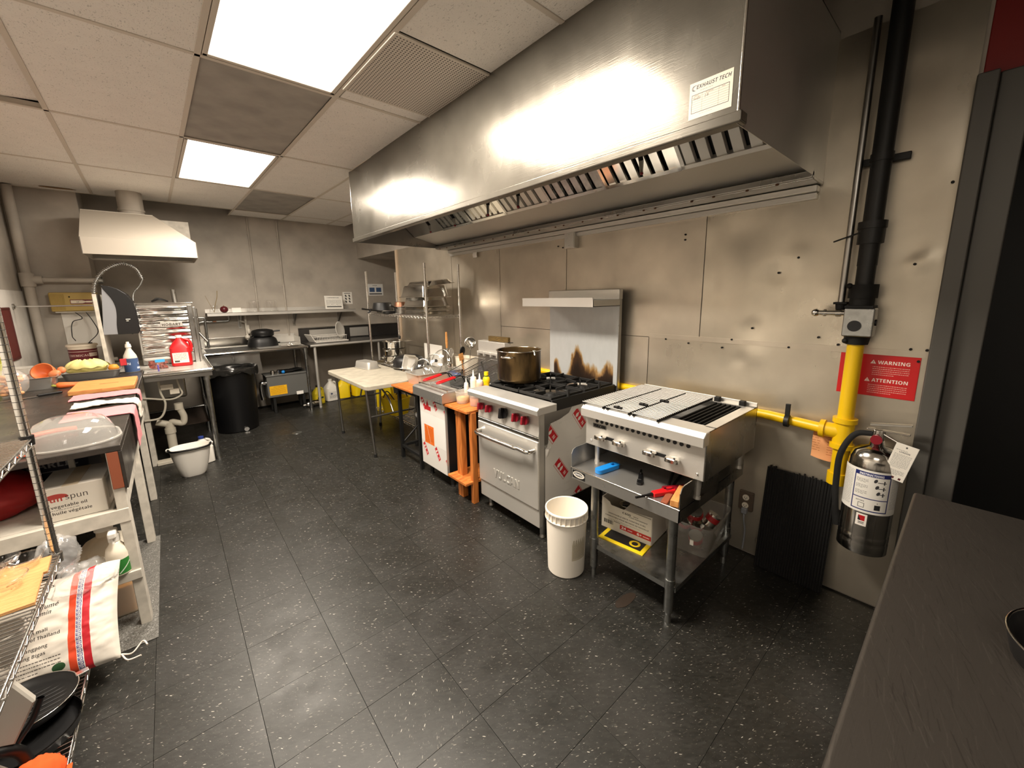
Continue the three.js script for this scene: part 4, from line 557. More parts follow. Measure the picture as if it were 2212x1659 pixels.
{
  const t = thing('deep_fryer', 'narrow deep fryer wrapped in white film with an orange notice', 'fryer', [1.53, 0, -2.81]);
  part(t, 'cabinet', [span(.02, .66, .13, .735, -.20, .20, .004)], M.blackPaint);
  part(t, 'tank_front', [poly([[-.045, .725], [.14, .725], [.14, .80], [-.028, .80], [-.045, .79]], .47, .002).translate(0, 0, -.235)], M.standSteel);
  part(t, 'tank_wall', [span(.1, .66, .70, .80, .2, .206, .001)], M.steel); part(t, 'tank_wall', [span(.1, .66, .70, .80, -.206, -.2, .001)], M.steel); part(t, 'tank_rim', [span(.02, .66, .797, .803, .196, .216), span(.02, .66, .797, .803, -.216, -.196), span(.10, .125, .797, .803, -.21, .21)], M.steel);
  part(t, 'tank_lip', [span(.005, .02, .80, .818, -.225, .225, .003)], M.polished); part(t, 'oil', [span(.12, .64, .72, .725, -.2, .2)], std('#20150a', .12)); part(t, 'tank_rear', [span(.62, .70, .70, 1.03, -.21, .21, .004)], M.dimSteel);
  part(t, 'flue_box', [rb(.07, .10, .39, .655, 1.075, -.01, .004)], M.steel); const hg = part(t, 'basket_hanger', [rb(.02, .022, .37, .605, 1.02, -.01, .003)], M.steel); for (const z of [-.17, -.08, .02, .11]) part(t, 'hanger_hook', [rb(.03, .04, .012, .60, 1.01, z, .003)], M.steel);
  const d = part(t, 'door', [rb(.022, .62, .405, .005, .425, 0, .004)], M.steel);
  const fl = canvasTex(768, 1024, (c, w, h) => { c.drawImage(filmTex.image, 0, 0, 1024, 1024, 0, 0, 1024, 1024); c.fillStyle = '#e8e6e2'; c.fillRect(0, 260, w, 420); c.fillStyle = '#e8742a'; c.fillRect(110, 430, 300, 270); c.fillStyle = '#a8451a'; lines(c, 130, 470, 250, 11, 20, '#9a3d14', 6); c.strokeStyle = 'rgba(240,220,205,.8)'; c.lineWidth = 8; c.beginPath(); c.moveTo(200, 440); c.lineTo(300, 690); c.stroke(); c.fillStyle = '#b92a2e'; c.fillRect(150, 150, 200, 60); c.beginPath(); c.moveTo(200, 150); c.lineTo(250, 60); c.lineTo(290, 150); c.fill(); });
  part(t, 'door_film', [decal(.40, .612).rotateY(-PI / 2).translate(-.0068, .425, 0)], std('#ffffff', .38, 0, { map: fl }), { uv: true, label: 'white film with red flames and an orange notice' });
  part(t, 'door_handle', [rb(.02, .022, .1, -.012, .712, .12, .004)], M.blackPlastic); for (const [x, z] of [[.06, .17], [.06, -.17], [.6, .17], [.6, -.17]]) part(t, 'leg', steelFoot(x, z, .135, .022), M.blackPaint);
}
// fryer baskets: wire mesh with coated handles
function basket(label, at, rot, handleMat) {
  const t = thing('fryer_basket', label, 'basket', at); t.rotation.set(...rot); const L = .33, W = .145, H = .13;
  const wires = []; for (let k = 0; k <= 22; k++) { const x = -L / 2 + k * L / 22; wires.push(rod([x, 0, -W / 2], [x, 0, W / 2], .0011, 4), rod([x, 0, -W / 2], [x, H, -W / 2], .0011, 4), rod([x, 0, W / 2], [x, H, W / 2], .0011, 4)); } for (let k = 0; k <= 9; k++) { const z = -W / 2 + k * W / 9; wires.push(rod([-L / 2, 0, z], [L / 2, 0, z], .0011, 4), rod([-L / 2, 0, z], [-L / 2, H, z], .0011, 4), rod([L / 2, 0, z], [L / 2, H, z], .0011, 4)); } for (let k = 1; k < 9; k++) { const y = k * H / 9; for (const z of [-W / 2, W / 2]) wires.push(rod([-L / 2, y, z], [L / 2, y, z], .0011, 4)); for (const x of [-L / 2, L / 2]) wires.push(rod([x, y, -W / 2], [x, y, W / 2], .0011, 4)); }
  part(t, 'wire_mesh', wires, M.galv, { stuff: true }); const loop = y => tube([[-L / 2, y, -W / 2], [L / 2, y, -W / 2], [L / 2, y, W / 2], [-L / 2, y, W / 2]], .004, 60, 8, true, .01); part(t, 'top_rim', [loop(H)], M.dimSteel); part(t, 'base_rim', [loop(0)], M.dimSteel);
  part(t, 'corner_band', [rb(.016, H, .003, -L / 2 + .05, H / 2, W / 2 + .002, .001)], M.dimSteel); part(t, 'corner_band', [rb(.016, H, .003, L / 2 - .05, H / 2, W / 2 + .002, .001)], M.dimSteel);
  part(t, 'handle_stem', [tube([[-L / 2, H * .5, -.03], [-L / 2 - .03, H + .02, -.02], [-L / 2 - .13, H + .045, -.012]], .004, 16, 8), tube([[-L / 2, H * .5, .03], [-L / 2 - .03, H + .02, .02], [-L / 2 - .13, H + .045, .012]], .004, 16, 8)], M.iron);
  part(t, 'coated_handle', [tube([[-L / 2 - .10, H + .04, -.013], [-L / 2 - .25, H + .06, -.013], [-L / 2 - .262, H + .062, 0], [-L / 2 - .25, H + .06, .013], [-L / 2 - .10, H + .04, .013]], .0075, 40, 10)], handleMat); return t;
}
basket('wire fryer basket with red handle tilted in the fryer well nearest the range', [1.99, .80, -2.70], [0, -.02, .30], M.red);
basket('wire fryer basket with red handle tilted in the fryer well farther from the range', [1.97, .80, -2.9], [0, .03, .30], M.red);
{ const t = thing('grill_brush', 'flat brass bristle brush resting on the fryer flue', 'brush', [2.19, 1.125, -2.75], .06); part(t, 'bristle_pad', [rb(.03, .045, .26, 0, .024, 0, .004)], std('#8a7a4e', .8, 0, { map: retile(woodTex([210, 190, 130], [90, 72, 40], 33), 6) })); part(t, 'brush_back', [rb(.02, .006, .29, .006, .002, .02, .002)], M.iron); }
{ const t = thing('burner_stand', 'black angle iron burner stand beside the fryer', 'stand', [1.56, 0, -3.30]); const W = .46, D = .38;
  for (const [x, z] of [[0, -D / 2], [0, D / 2], [W, -D / 2], [W, D / 2]]) part(t, 'leg', [rb(.03, .70, .03, x, .35, z, .003)], M.blackPaint);
  for (const y of [.12, .68]) { part(t, 'rail', [rb(W, .028, .028, W / 2, y, -D / 2, .003)], M.blackPaint); part(t, 'rail', [rb(W, .028, .028, W / 2, y, D / 2, .003)], M.blackPaint); part(t, 'rail', [rb(.028, .028, D, 0, y, 0, .003)], M.blackPaint); part(t, 'rail', [rb(.028, .028, D, W, y, 0, .003)], M.blackPaint); }
  part(t, 'diagonal_brace', [rod([0, .14, -D / 2], [W, .52, -D / 2], .01)], M.blackPaint); part(t, 'diagonal_brace', [rod([0, .36, D / 2], [W, .52, D / 2], .01)], M.blackPaint); part(t, 'gas_tube', [tube([[.06, .16, .1], [.06, .5, .12], [.2, .6, .1]], .012, 24)], M.galv); part(t, 'burner_ring', [ring(.13, .012, W / 2, .62, 0), cy(.04, .05, .04, W / 2, .62, 0)], M.iron); part(t, 'crumpled_bag', [ball(.05, .1, .45, .02, 1, .7, 1.2, 9)], M.film); }
solo('plywood_board', 'plywood board laid over the black burner stand', 'board', [span(-.06, .60, 0, .016, -.17, .245, .002)], M.ply, [1.55, .7145, -3.33]);
// ================================================================ FOLDING TABLE
{ const t = thing('folding_table', 'cream plastic folding table in the middle of the kitchen', 'table', [1.575, 0, -4.14]);
  part(t, 'table_top', [new THREE.ExtrudeGeometry(roundRect(.585, 1.16, .05), { depth: .03, bevelEnabled: true, bevelSize: .008, bevelThickness: .006, bevelSegments: 2 }).rotateX(-PI / 2).translate(0, .694, 0)], M.tableWhite);
  for (const s of [-1, 1]) { part(t, 'leg', [rod([-.22, 0, s * .47], [-.25, .69, s * .44], .0125, 14)], M.dimSteel); part(t, 'leg', [rod([.22, 0, s * .47], [.25, .69, s * .44], .0125, 14)], M.dimSteel); part(t, 'crossbar', [rod([-.23, .40, s * .452], [.23, .40, s * .452], .010)], M.dimSteel); part(t, 'folding_brace', [tube([[0, .40, s * .45], [0, .52, s * .36], [0, .60, s * .2], [0, .66, s * .08]], .009, 24)], M.dimSteel); for (const x of [-.22, .22]) part(t, 'rubber_foot', [cy(.016, .018, .03, x, .015, s * .47, 14)], M.rubber); }
  part(t, 'under_frame', [span(-.26, -.23, .672, .692, -.52, .52), span(.23, .26, .672, .692, -.52, .52)], M.dimSteel); }
const hotelPan = (w, d, h, mat, inv) => [loft([[0, w - .07, d - .07, .03], [.006, w - .055, d - .055, .035], [h - .01, w - .025, d - .025, .04], [h, w, d, .03], [h + .003, w, d, .03], [h + .003, w - .03, d - .03, .04], [.008, w - .06, d - .06, .035]], true, true)];
{ const t = thing('steel_pan', 'upturned small steel pan on the cream folding table', 'pan', [1.67, .731, -4.56], .15); part(t, 'pan_body', [loft([[0, .17, .33, .03], [.004, .17, .33, .03], [.006, .15, .31, .03], [.07, .135, .29, .035], [.078, .125, .28, .03]], true, true)], M.steel); part(t, 'rim', [loft([[0, .176, .336, .03], [.005, .176, .336, .03]], true, true)], M.polished); }
// ================================================================ WIRE SHELVING AT THE CLAD WALL
function wireShelf(t, x0, x1, z0, z1, y, gap, mat = M.chrome) {
  part(t, 'shelf_edge', [rod([x0, y, z0], [x0, y, z1], .004, 6), rod([x0, y - .024, z0], [x0, y - .024, z1], .003, 6)], mat); part(t, 'shelf_edge', [rod([x1, y, z0], [x1, y, z1], .004, 6), rod([x1, y - .024, z0], [x1, y - .024, z1], .003, 6)], mat); part(t, 'shelf_edge', [rod([x0, y, z0], [x1, y, z0], .004, 6), rod([x0, y - .024, z0], [x1, y - .024, z0], .003, 6)], mat); part(t, 'shelf_edge', [rod([x0, y, z1], [x1, y, z1], .004, 6), rod([x0, y - .024, z1], [x1, y - .024, z1], .003, 6)], mat);
  const zig = []; const run = (a, b) => { const L = Math.hypot(b[0] - a[0], b[1] - a[1]), n = Math.max(2, Math.round(L / .035)); for (let k = 0; k < n; k++) { const p = [a[0] + (b[0] - a[0]) * k / n, a[1] + (b[1] - a[1]) * k / n], q = [a[0] + (b[0] - a[0]) * (k + 1) / n, a[1] + (b[1] - a[1]) * (k + 1) / n]; zig.push(rod([p[0], y - (k % 2 ? .024 : 0), p[1]], [q[0], y - (k % 2 ? 0 : .024), q[1]], .0026, 5)); } }; run([x0, z0], [x0, z1]); run([x1, z0], [x1, z1]); run([x0, z0], [x1, z0]); run([x0, z1], [x1, z1]); part(t, 'edge_truss', zig, mat, { stuff: true });
  const n = Math.round((z1 - z0) / gap); for (let k = 1; k < n; k++) { const z = z0 + (z1 - z0) * k / n; part(t, 'shelf_wire', [rod([x0, y + .003, z], [x1, y + .003, z], .0024, 5)], mat); } for (let k = 1; k < 3; k++) part(t, 'shelf_wire', [rod([x0 + (x1 - x0) * k / 3, y - .002, z0], [x0 + (x1 - x0) * k / 3, y - .002, z1], .003, 5)], mat);
}
function post(t, x, z, h, r = .0125, ringsFrom = 0) { const p = part(t, 'post', [cy(r, r, h - .03, x, h / 2 + .015, z, 16), cy(r * .5, r * 1.1, .03, x, .015, z, 12), cy(r * 1.04, r * 1.04, .008, x, h, z, 16)], M.chrome); const n = Math.floor((h - ringsFrom) / .0254); const g = []; for (let k = 2; k < n; k++) g.push(ring(r, .0009, x, ringsFrom + k * .0254, z, 14)); if (g.length) part(p, 'post_groove', g, M.dimSteel, { stuff: true }); }
{ const t = thing('wire_shelving', 'chrome wire shelving with tall bare posts against the clad wall', 'shelving', [0, 0, 0]);
  for (const [x, z] of [[1.9, -3.5], [2.28, -3.5], [1.9, -4.98], [2.28, -4.98]]) post(t, x, z, 1.84, .0125, .2);
  wireShelf(t, 1.91, 2.27, -4.97, -3.51, 1.338, .03); wireShelf(t, 1.91, 2.27, -4.97, -3.51, .735, .03); wireShelf(t, 1.91, 2.27, -4.97, -3.51, .12, .05); }
function invPan(label, at, w, d, h, turn = 0, tilt = 0) { const t = thing('steam_table_pan', label, 'pan', at, turn); if (tilt) t.rotation.z = tilt; part(t, 'pan_body', [loft([[.006, w - .03, d - .03, .03], [h * .3, w - .045, d - .045, .04], [h - .02, w - .07, d - .07, .045], [h - .004, w - .085, d - .085, .05], [h, w - .11, d - .11, .045]], false, true)], M.polished); part(t, 'rim', [loft([[0, w, d, .028], [.004, w, d, .028], [.008, w - .006, d - .006, .028], [.008, w - .03, d - .03, .028]], true, false)], M.polished); return t; }
const P0 = 1.346, pg = 'upturned steam table pans stacked on the top wire shelf';
invPan('lowest upturned steel pan of the stack on the top wire shelf', [2.09, P0, -3.86], .325, .53, .062, 0); invPan('second upturned steel pan from the bottom of the stack on the top wire shelf', [2.09, P0 + .041, -3.86], .325, .53, .062, .01); invPan('third upturned steel pan from the bottom of the stack on the top wire shelf', [2.09, P0 + .082, -3.86], .325, .53, .11, -.01);
invPan('deep upturned steel pan near the top of the stack on the wire shelf', [2.08, P0 + .176, -3.86], .335, .545, .125, .02); { const t = invPan('shallow steel pan tilted on the very top of the pan stack', [2.13, P0 + .302, -3.84], .33, .53, .05, .02, .12); }
function skillet(label, at, turn, r, h, mat, tilt = [0, 0], hl = .2) { const t = thing('skillet', label, 'pan', at, turn); t.rotation.x = tilt[0]; t.rotation.z = tilt[1]; part(t, 'pan_body', [lathe([[0, 0], [r * .78, 0], [r * .84, .004], [r, h], [r * 1.015, h], [r * 1.0, h + .003], [r * .81, .008], [0, .006]], 40)], mat); part(t, 'handle', [rod([-r * .95, h * .85, 0], [-r - hl, h + .03, 0], .008, 10, .011)], M.blackPlastic); part(t, 'handle_bracket', [rb(.04, .006, .02, -r, h * .9, 0, .002)], M.polished); return t; }
skillet('dark skillet turned upside down at the far end of the top wire shelf', [2.0, 1.468, -4.78], .2, .125, .09, M.teflon, [PI, 0], .05); skillet('flat steel skillet under the upturned skillet on the wire shelf', [2.03, 1.343, -4.76], .3, .12, .03, M.dimSteel, [0, 0], .22); skillet('small black saucepan in the middle of the top wire shelf', [2.07, 1.343, -4.42], .6, .085, .07, M.dimSteel, [0, 0], .14); skillet('small black skillet lying toward the front of the top wire shelf', [1.96, 1.343, -4.5], .25, .09, .025, M.teflon, [0, 0], .16); skillet('copper bottomed saucepan upside down on the small saucepan', [2.07, 1.475, -4.42], 2.2, .078, .055, M.copper, [PI, 0], .1);
for (const k of [0, 1, 2]) { const t = thing('steel_pot', ['lowest of the shiny stacked steel pots on the lower wire shelf', 'middle of the shiny stacked steel pots on the lower wire shelf', 'uppermost of the shiny stacked steel pots on the lower wire shelf'][k], 'pot', [2.07, .741 + k * .088, -4.66], k * .5, 'shiny stacked pots'); part(t, 'pot_body', [lathe([[0, 0], [.12, 0], [.132, .008], [.135, .08], [.148, .082], [.148, .086], [.13, .087], [.128, .012], [0, .008]], 40)], M.polished); part(t, 'handle', [tube([[-.134, .07, -.035], [-.175, .07, -.03], [-.175, .07, .03], [-.134, .07, .035]], .005, 16, 8)], M.polished); part(t, 'handle', [tube([[.134, .07, -.035], [.175, .07, -.03], [.175, .07, .03], [.134, .07, .035]], .005, 16, 8)], M.polished); }
{ const t = thing('pot_cover', 'wide steel lid resting on the shiny stacked pots', 'lid', [2.10, 1.01, -4.58]); part(t, 'lid_disc', [lathe([[0, .03], [.1, .022], [.15, .004], [.155, 0], [.15, -.002], [0, .024]], 40)], M.polished); part(t, 'knob', [ball(.016, 0, .042, 0)], M.blackPlastic); t.position.y = 1.012; }
{ const t = thing('wok', 'large black wok turned upside down on the lower wire shelf', 'wok', [2.02, .742, -4.2]); part(t, 'bowl', [lathe([[.178, 0], [.184, .004], [.178, .014], [.172, .07], [.15, .115], [.1, .135], [0, .138], [0, .13], [.1, .128], [.145, .11], [.166, .07], [.172, .01]], 44)], M.teflon); part(t, 'rim', [ring(.18, .004, 0, .012, 0, 44)], M.polished); }
{ const t = thing('square_pan', 'small square steel pan standing on edge beside the wok', 'pan', [1.93, .742, -3.93], .3); part(t, 'pan_body', [loft([[0, .13, .15, .02], [.05, .15, .17, .02], [.055, .16, .18, .02], [.057, .16, .18, .02]], true, false).rotateZ(1.25).translate(0, .085, 0)], M.steel); }
{ const t = thing('utensil_pan', 'deep steel pan holding glass lids and utensils on the plywood board', 'pan', [1.86, .731, -3.345], 0); part(t, 'pan_shell', [loft([[0, .44, .24, .03], [.1, .475, .275, .035], [.104, .495, .295, .03], [.106, .495, .295, .03], [.106, .468, .268, .035], [.006, .43, .23, .03]], true, true)], M.steel); }
const lid = (label, at, rot, r) => { const t = thing('pan_cover', label, 'lid', at); t.rotation.set(...rot); part(t, 'glass_dome', [lathe([[0, .045], [r * .5, .036], [r * .85, .016], [r, 0], [r * .98, -.002], [r * .84, .012], [r * .5, .032], [0, .041]], 36)], M.glass); part(t, 'steel_band', [ring(r, .004, 0, 0, 0, 40)], M.polished); part(t, 'knob', [cy(.016, .012, .018, 0, .054, 0, 16)], M.blackPlastic); };
lid('glass lid leaning at the front end of the deep steel pan', [1.72, .86, -3.345], [0, .4, 1.05], .105); lid('larger glass lid standing behind in the deep steel pan', [1.95, .90, -3.375], [0, .2, 1.2], .125); lid('glass lid standing between the other lids in the deep steel pan', [1.85, .88, -3.35], [0, .3, 1.1], .115);
{ const t = thing('utensil_bin', 'cream plastic bin of cooking utensils behind the fryer baskets', 'bin', [2.195, .731, -3.28]); part(t, 'bin_shell', [loft([[0, .13, .2, .02], [.2, .15, .22, .025], [.203, .16, .23, .025], [.205, .145, .215, .025], [.006, .12, .19, .02]], true, true)], M.ivory); }
{ const t = thing('ladle', 'shiny steel ladle with its bowl up in the utensil bin', 'ladle', [2.19, .74, -3.24]); t.rotation.set(.15, 0, .0); part(t, 'handle', [rod([0, 0, 0], [0, .30, 0], .005)], M.polished); part(t, 'ladle_bowl', [lathe([[0, -.05], [.03, -.045], [.046, -.02], [.05, .03], [.054, .032], [.048, .03], [.044, -.02], [0, -.044]], 28).rotateX(.5).rotateZ(.9).translate(0, .34, 0)], M.polished); }
{ const t = thing('spatula', 'wooden handled spatula standing upright in the pan of lids', 'spatula', [2.04, .745, -3.39]); t.rotation.set(-.05, 0, -.03); part(t, 'handle', [loft([[.28, .018, .014, .006], [.34, .024, .018, .008], [.44, .018, .014, .006]], true, true)], M.board); part(t, 'tang', [rod([0, .12, 0], [0, .29, 0], .004)], M.steel); part(t, 'blade', [rb(.075, .13, .002, 0, .07, 0, .0008)], M.steel); }
{ const t = thing('serving_spoon', 'black nylon spoon standing in the utensil bin', 'spoon', [2.13, .745, -3.27]); t.rotation.set(.2, .2, .1); part(t, 'spoon_bowl', [ball(.04, 0, .27, 0, .9, 1.2, .25)], M.blackPlastic); part(t, 'handle', [rod([0, 0, 0], [0, .24, 0], .006)], M.blackPlastic); }
{ const t = thing('slotted_spoon', 'steel slotted spoon leaning among the utensils', 'spoon', [2.06, .745, -3.31]); t.rotation.set(0, .5, .15); part(t, 'spoon_bowl', [new THREE.TorusGeometry(.042, .003, 8, 30).translate(0, .25, 0), ...[-.024, -.012, 0, .012, .024].map(x => rod([x, .212, 0], [x, .288, 0], .002, 6))], M.steel); part(t, 'handle', [rod([0, 0, 0], [0, .21, 0], .004)], M.steel); }
{ const t = thing('steel_tumbler', 'tall steel cup standing among the lids and utensils', 'cup', [2.04, .742, -3.33]); part(t, 'cup_wall', [lathe([[0, 0], [.036, 0], [.04, .15], [.042, .152], [.037, .15], [.033, .006], [0, .006]], 30)], M.polished); t.position.y = .84; t.scale.set(1, 1, 1); }
{ const t = thing('wood_scraper', 'short orange wooden scraper in the utensil bin', 'scraper', [2.12, .76, -3.22]); t.rotation.set(.1, 0, .2); part(t, 'blade', [rb(.05, .07, .006, 0, .2, 0, .002)], M.board); part(t, 'handle', [rod([0, 0, 0], [0, .18, 0], .006)], M.board); }
scene.getObjectByName('steel_tumbler').position.set(1.99, .74, -3.29);
{ const t = thing('small_tub', 'clear tub with a blue lid beside the fryer well', 'tub', [1.99, .731, -3.16]); part(t, 'tub_shell', [lathe([[0, 0], [.042, 0], [.05, .07], [0, .07]], 28)], M.frosted); part(t, 'lid', [lathe([[0, .078], [.052, .078], [.054, .07], [.05, .068]], 28)], std('#5b6fae', .5)); }
{ const t = thing('carving_fork', 'black handled utensil lying on the front of the plywood board', 'fork', [1.66, .731, -3.2], -.5); part(t, 'handle', [rod([-.07, .012, 0], [.05, .012, 0], .011, 10, .008)], M.blackPlastic); part(t, 'shaft', [rod([.05, .012, 0], [.26, .01, .01], .004)], M.steel); }
solo('wood_plank', 'thin red brown plank leaning at the edge of the cream table', 'plank', [rb(.03, .01, .2, 0, 0, 0, .003)], M.brownWood, [1.84, .742, -3.76], { turn: -.9 });
solo('white_board', 'white cutting board propped behind the pots', 'cutting board', [rb(.012, .25, .4, 0, .125, 0, .004)], M.whitePlastic, [2.255, .742, -4.05], {});
// ================================================================ BACK WALL: SINK, COUNTER, SHELF
{ const t = thing('wall_shelf', 'long steel shelf fixed to the back wall over the sink', 'shelf', [1.3, 1.36, BACK]); part(t, 'shelf_plate', [span(-.92, .92, 0, .004, .0, .30), span(-.92, .92, 0, .05, .001, .004), span(-.92, .92, -.035, .004, .297, .30, .001)], M.steel); for (const x of [-.55, .12, .75]) part(t, 'bracket', [poly([[.002, 0], [.24, 0], [.002, -.2]], .02).rotateY(-PI / 2).translate(x, -.002, 0), bx(.035, .22, .004, x - .01, -.11, .003)], M.dimSteel); }
{ const t = thing('glass_vase', 'small glass vase with a dry stem on the wall shelf', 'vase', [.46, 1.364, -6.42]); part(t, 'vase_glass', [lathe([[0, 0], [.045, 0], [.05, .01], [.045, .06], [.05, .1], [.047, .1], [.042, .06], [.046, .012], [0, .008]], 28)], M.glass); part(t, 'stem', [tube([[0, .01, 0], [.02, .1, 0], [.05, .2, 0], [.06, .28, 0]], .004, 20, 6), tube([[0, .01, 0], [-.03, .1, 0], [-.07, .22, 0]], .002, 16, 6)], std('#8a7a54', .8)); }
{ const t = thing('red_onion', 'dark red onion beside the glass vase on the shelf', 'onion', [.565, 1.364, -6.40]); part(t, 'bulb', [ball(.045, 0, .043, 0, 1, .95, 1)], std('#5a1a20', .35)); part(t, 'root_tip', [rod([0, .08, 0], [0, .1, 0], .006, 8, .002)], std('#8a6a48', .8)); }
let jn = 0; for (const [x, z] of [[.90, -6.42], [1.10, -6.42]]) { const t = thing('glass_jar', ['upturned glass jar on the wall shelf nearer the dishwasher', 'upturned glass jar on the wall shelf nearer the posted notice'][jn++], 'jar', [x, 1.364, z], 0, 'upturned glass jars'); part(t, 'jar_glass', [lathe([[.078, 0], [.084, .004], [.084, .03], [.08, .035], [.08, .13], [.07, .15], [0, .155], [0, .15], [.068, .145], [.076, .13], [.076, .035]], 36)], M.glass); part(t, 'foot_ring', [ring(.084, .004, 0, .01, 0, 36)], M.glass); }
{ const t = thing('small_sign_card', 'small white card standing beside the onion on the shelf', 'card', [.70, 1.364, -6.42]); part(t, 'card_sheet', [rb(.10, .06, .004, 0, .03, 0, .001).rotateX(-.1)], M.paper); part(t, 'card_foot', [rb(.1, .003, .03, 0, .002, -.01, .001)], M.paper); }
const notice = (name, label, w, h, at, rot, draw) => { const t = thing(name, label, 'notice', at); t.rotation.set(...rot); part(t, 'paper_sheet', [rb(w, h, .002, 0, 0, 0, .0006)], M.paper); part(t, 'paper_print', [new THREE.PlaneGeometry(w * .98, h * .98).translate(0, 0, .0014)], std('#ffffff', .7, 0, { map: canvasTex(384, 288, draw) }), { uv: true }); };
notice('posted_notice', 'white printed notice with three columns propped on the wall shelf', .26, .20, [1.955, 1.468, -6.50], [-.15, 0, -.02], (c) => { c.fillStyle = '#efece4'; c.fillRect(0, 0, 384, 288); c.fillStyle = '#333'; c.font = 'bold 24px sans-serif'; c.fillText('3 COMPARTMENT SINK', 50, 48, 280); for (let k = 0; k < 3; k++) { c.strokeStyle = '#555'; c.lineWidth = 4; c.strokeRect(34 + k * 112, 100, 92, 110); lines(c, 44 + k * 112, 118, 70, 6, 14, '#666', 4); } c.fillStyle = '#222'; c.fillRect(30, 232, 324, 22); });
notice('posted_notice', 'small printed notice with diagrams taped low on the back wall by the rack', .145, .19, [2.215, 1.53, BACK + .004], [0, 0, 0], (c) => { c.fillStyle = '#eae6de'; c.fillRect(0, 0, 384, 288); c.fillStyle = '#3a3a3a'; c.fillRect(60, 24, 260, 14); for (let a = 0; a < 2; a++) for (let b = 0; b < 3; b++) { c.beginPath(); c.ellipse(120 + a * 150, 90 + b * 70, 40, 22, .5, 0, 7); c.fill(); } });
notice('posted_notice', 'printed notice with two blue pictures taped high on the alcove wall', .26, .19, [2.68, 1.66, BACK + .004], [0, 0, 0], (c) => { c.fillStyle = '#e6e6e4'; c.fillRect(0, 0, 384, 288); c.fillStyle = '#333'; c.font = 'bold 24px sans-serif'; c.fillText('SANITIZER', 120, 46); c.fillStyle = '#41597e'; c.fillRect(40, 90, 130, 110); c.fillRect(210, 90, 130, 110); c.fillStyle = '#25262a'; c.fillRect(30, 236, 324, 26); });
for (const [k, x] of [[0, .975], [1, 1.325]]) { const t = thing('wall_conduit', ['thin painted conduit on the back wall nearer the dishwasher', 'thin painted conduit on the back wall nearer the alcove'][k], 'conduit', [x, 0, BACK + .014]); part(t, 'conduit_tube', [cy(.011, .011, 1.62, 0, 1.81, 0, 12)], M.wall); part(t, 'strap', [rb(.04, .015, .012, 0, 1.72, -.004, .003)], M.wall); part(t, 'strap', [rb(.04, .015, .012, 0, 2.4, -.004, .003)], M.wall); }
{ const t = thing('sink_table', 'steel pot sink on tubular legs along the back wall', 'sink', [.82, 0, -6.28]);
  part(t, 'top_rim', [span(-.60, .56, .885, .90, -.36, -.31), span(-.60, .56, .885, .90, .28, .35), span(-.60, -.52, .885, .9, -.36, .35), span(.02, .56, .885, .90, -.36, .35)], M.steel); part(t, 'rolled_edge', [rod([-.60, .885, .35], [.56, .885, .35], .021, 14), rod([.56, .885, .35], [.56, .885, -.3], .018, 12)], M.polished);
  part(t, 'basin', [span(-.52, .02, .58, .585, -.31, .28), span(-.52, -.515, .58, .89, -.31, .28), span(.015, .02, .58, .89, -.31, .28), span(-.52, .02, .58, .89, -.315, -.31), span(-.52, .02, .58, .885, .275, .28)], M.dimSteel);
  part(t, 'splash_back', [span(-.60, .575, .90, 1.03, -.365, -.355, .002), span(.56, .565, .89, 1.0, -.36, .0)], M.steel); part(t, 'splash_sheet', [span(-.50, .05, .905, 1.025, -.353, -.35, .001)], M.polished);
  for (const [x, z] of [[-.55, .30], [.535, .345], [-.55, -.3], [.535, -.3]]) part(t, 'leg', [cy(.02, .02, .84, x, .45, z, 16), cy(.015, .022, .035, x, .018, z, 14), cy(.026, .026, .06, x, .84, z, 16)], M.galv); }
{ const t = thing('dark_pot_pile_bottom', 'black roasting pot upside down on the sink drainboard', 'pot', [.94, .9, -6.36]); part(t, 'pot_body', [loft([[0, .36, .28, .13], [.05, .35, .27, .13], [.1, .32, .25, .12], [.125, .26, .2, .095], [.13, .15, .1, .045]], true, true, 10)], M.teflon); part(t, 'handle', [tube([[.165, .03, -.04], [.2, .035, 0], [.165, .03, .04]], .008, 14)], M.teflon); t.name = 'roasting_pot'; }
{ const t = thing('black_saucepan', 'black saucepan stacked on the upturned roasting pot by the sink', 'pan', [.95, 1.032, -6.36], .2); part(t, 'pan_body', [lathe([[0, 0], [.11, 0], [.13, .012], [.135, .06], [.12, .085], [.06, .1], [0, .102]], 36)], M.teflon); part(t, 'handle', [rod([.13, .06, 0], [.21, .065, .03], .01, 10)], M.teflon); }
{ const t = thing('steel_cover', 'flat steel lid lying on the sink drainboard', 'lid', [1.22, .9, -6.12]); part(t, 'lid_disc', [lathe([[0, .012], [.12, .01], [.14, 0], [0, 0]], 32)], M.polished); part(t, 'handle', [tube([[-.03, .012, 0], [0, .035, 0], [.03, .012, 0]], .004, 12)], M.polished); }
for (const k of [0]) { const t = thing('wall_pipework', 'copper and grey water pipes on the back wall beside the dishwasher', 'pipes', [0, 0, BACK + .05]); part(t, 'hot_pipe', [tube([[.27, .90, 0], [.27, 1.05, 0], [.27, 1.22, 0], [.33, 1.25, 0], [.60, 1.25, 0], [.62, 1.27, 0], [.62, 1.36, 0]], .014, 60, 8, false, .1)], M.galv); part(t, 'cold_pipe', [tube([[.36, .92, .02], [.36, 1.1, .02], [.36, 1.30, .02], [.2, 1.31, .02]], .013, 40, 8, false, .1)], M.galv); part(t, 'red_valve', [rb(.04, .02, .02, .46, 1.25, .02, .004)], M.copper); const f = part(t, 'wall_faucet', [rod([.80, .98, .02], [.80, 1.36, .02], .014), rod([.80, 1.22, .02], [.73, 1.25, .06], .01), ball(.035, .82, 1.1, .03, .7, 1.2, .8), ball(.03, .8, 1.02, .03), rb(.03, .05, .03, .82, 1.16, .02, .006)], M.whitePaint); }
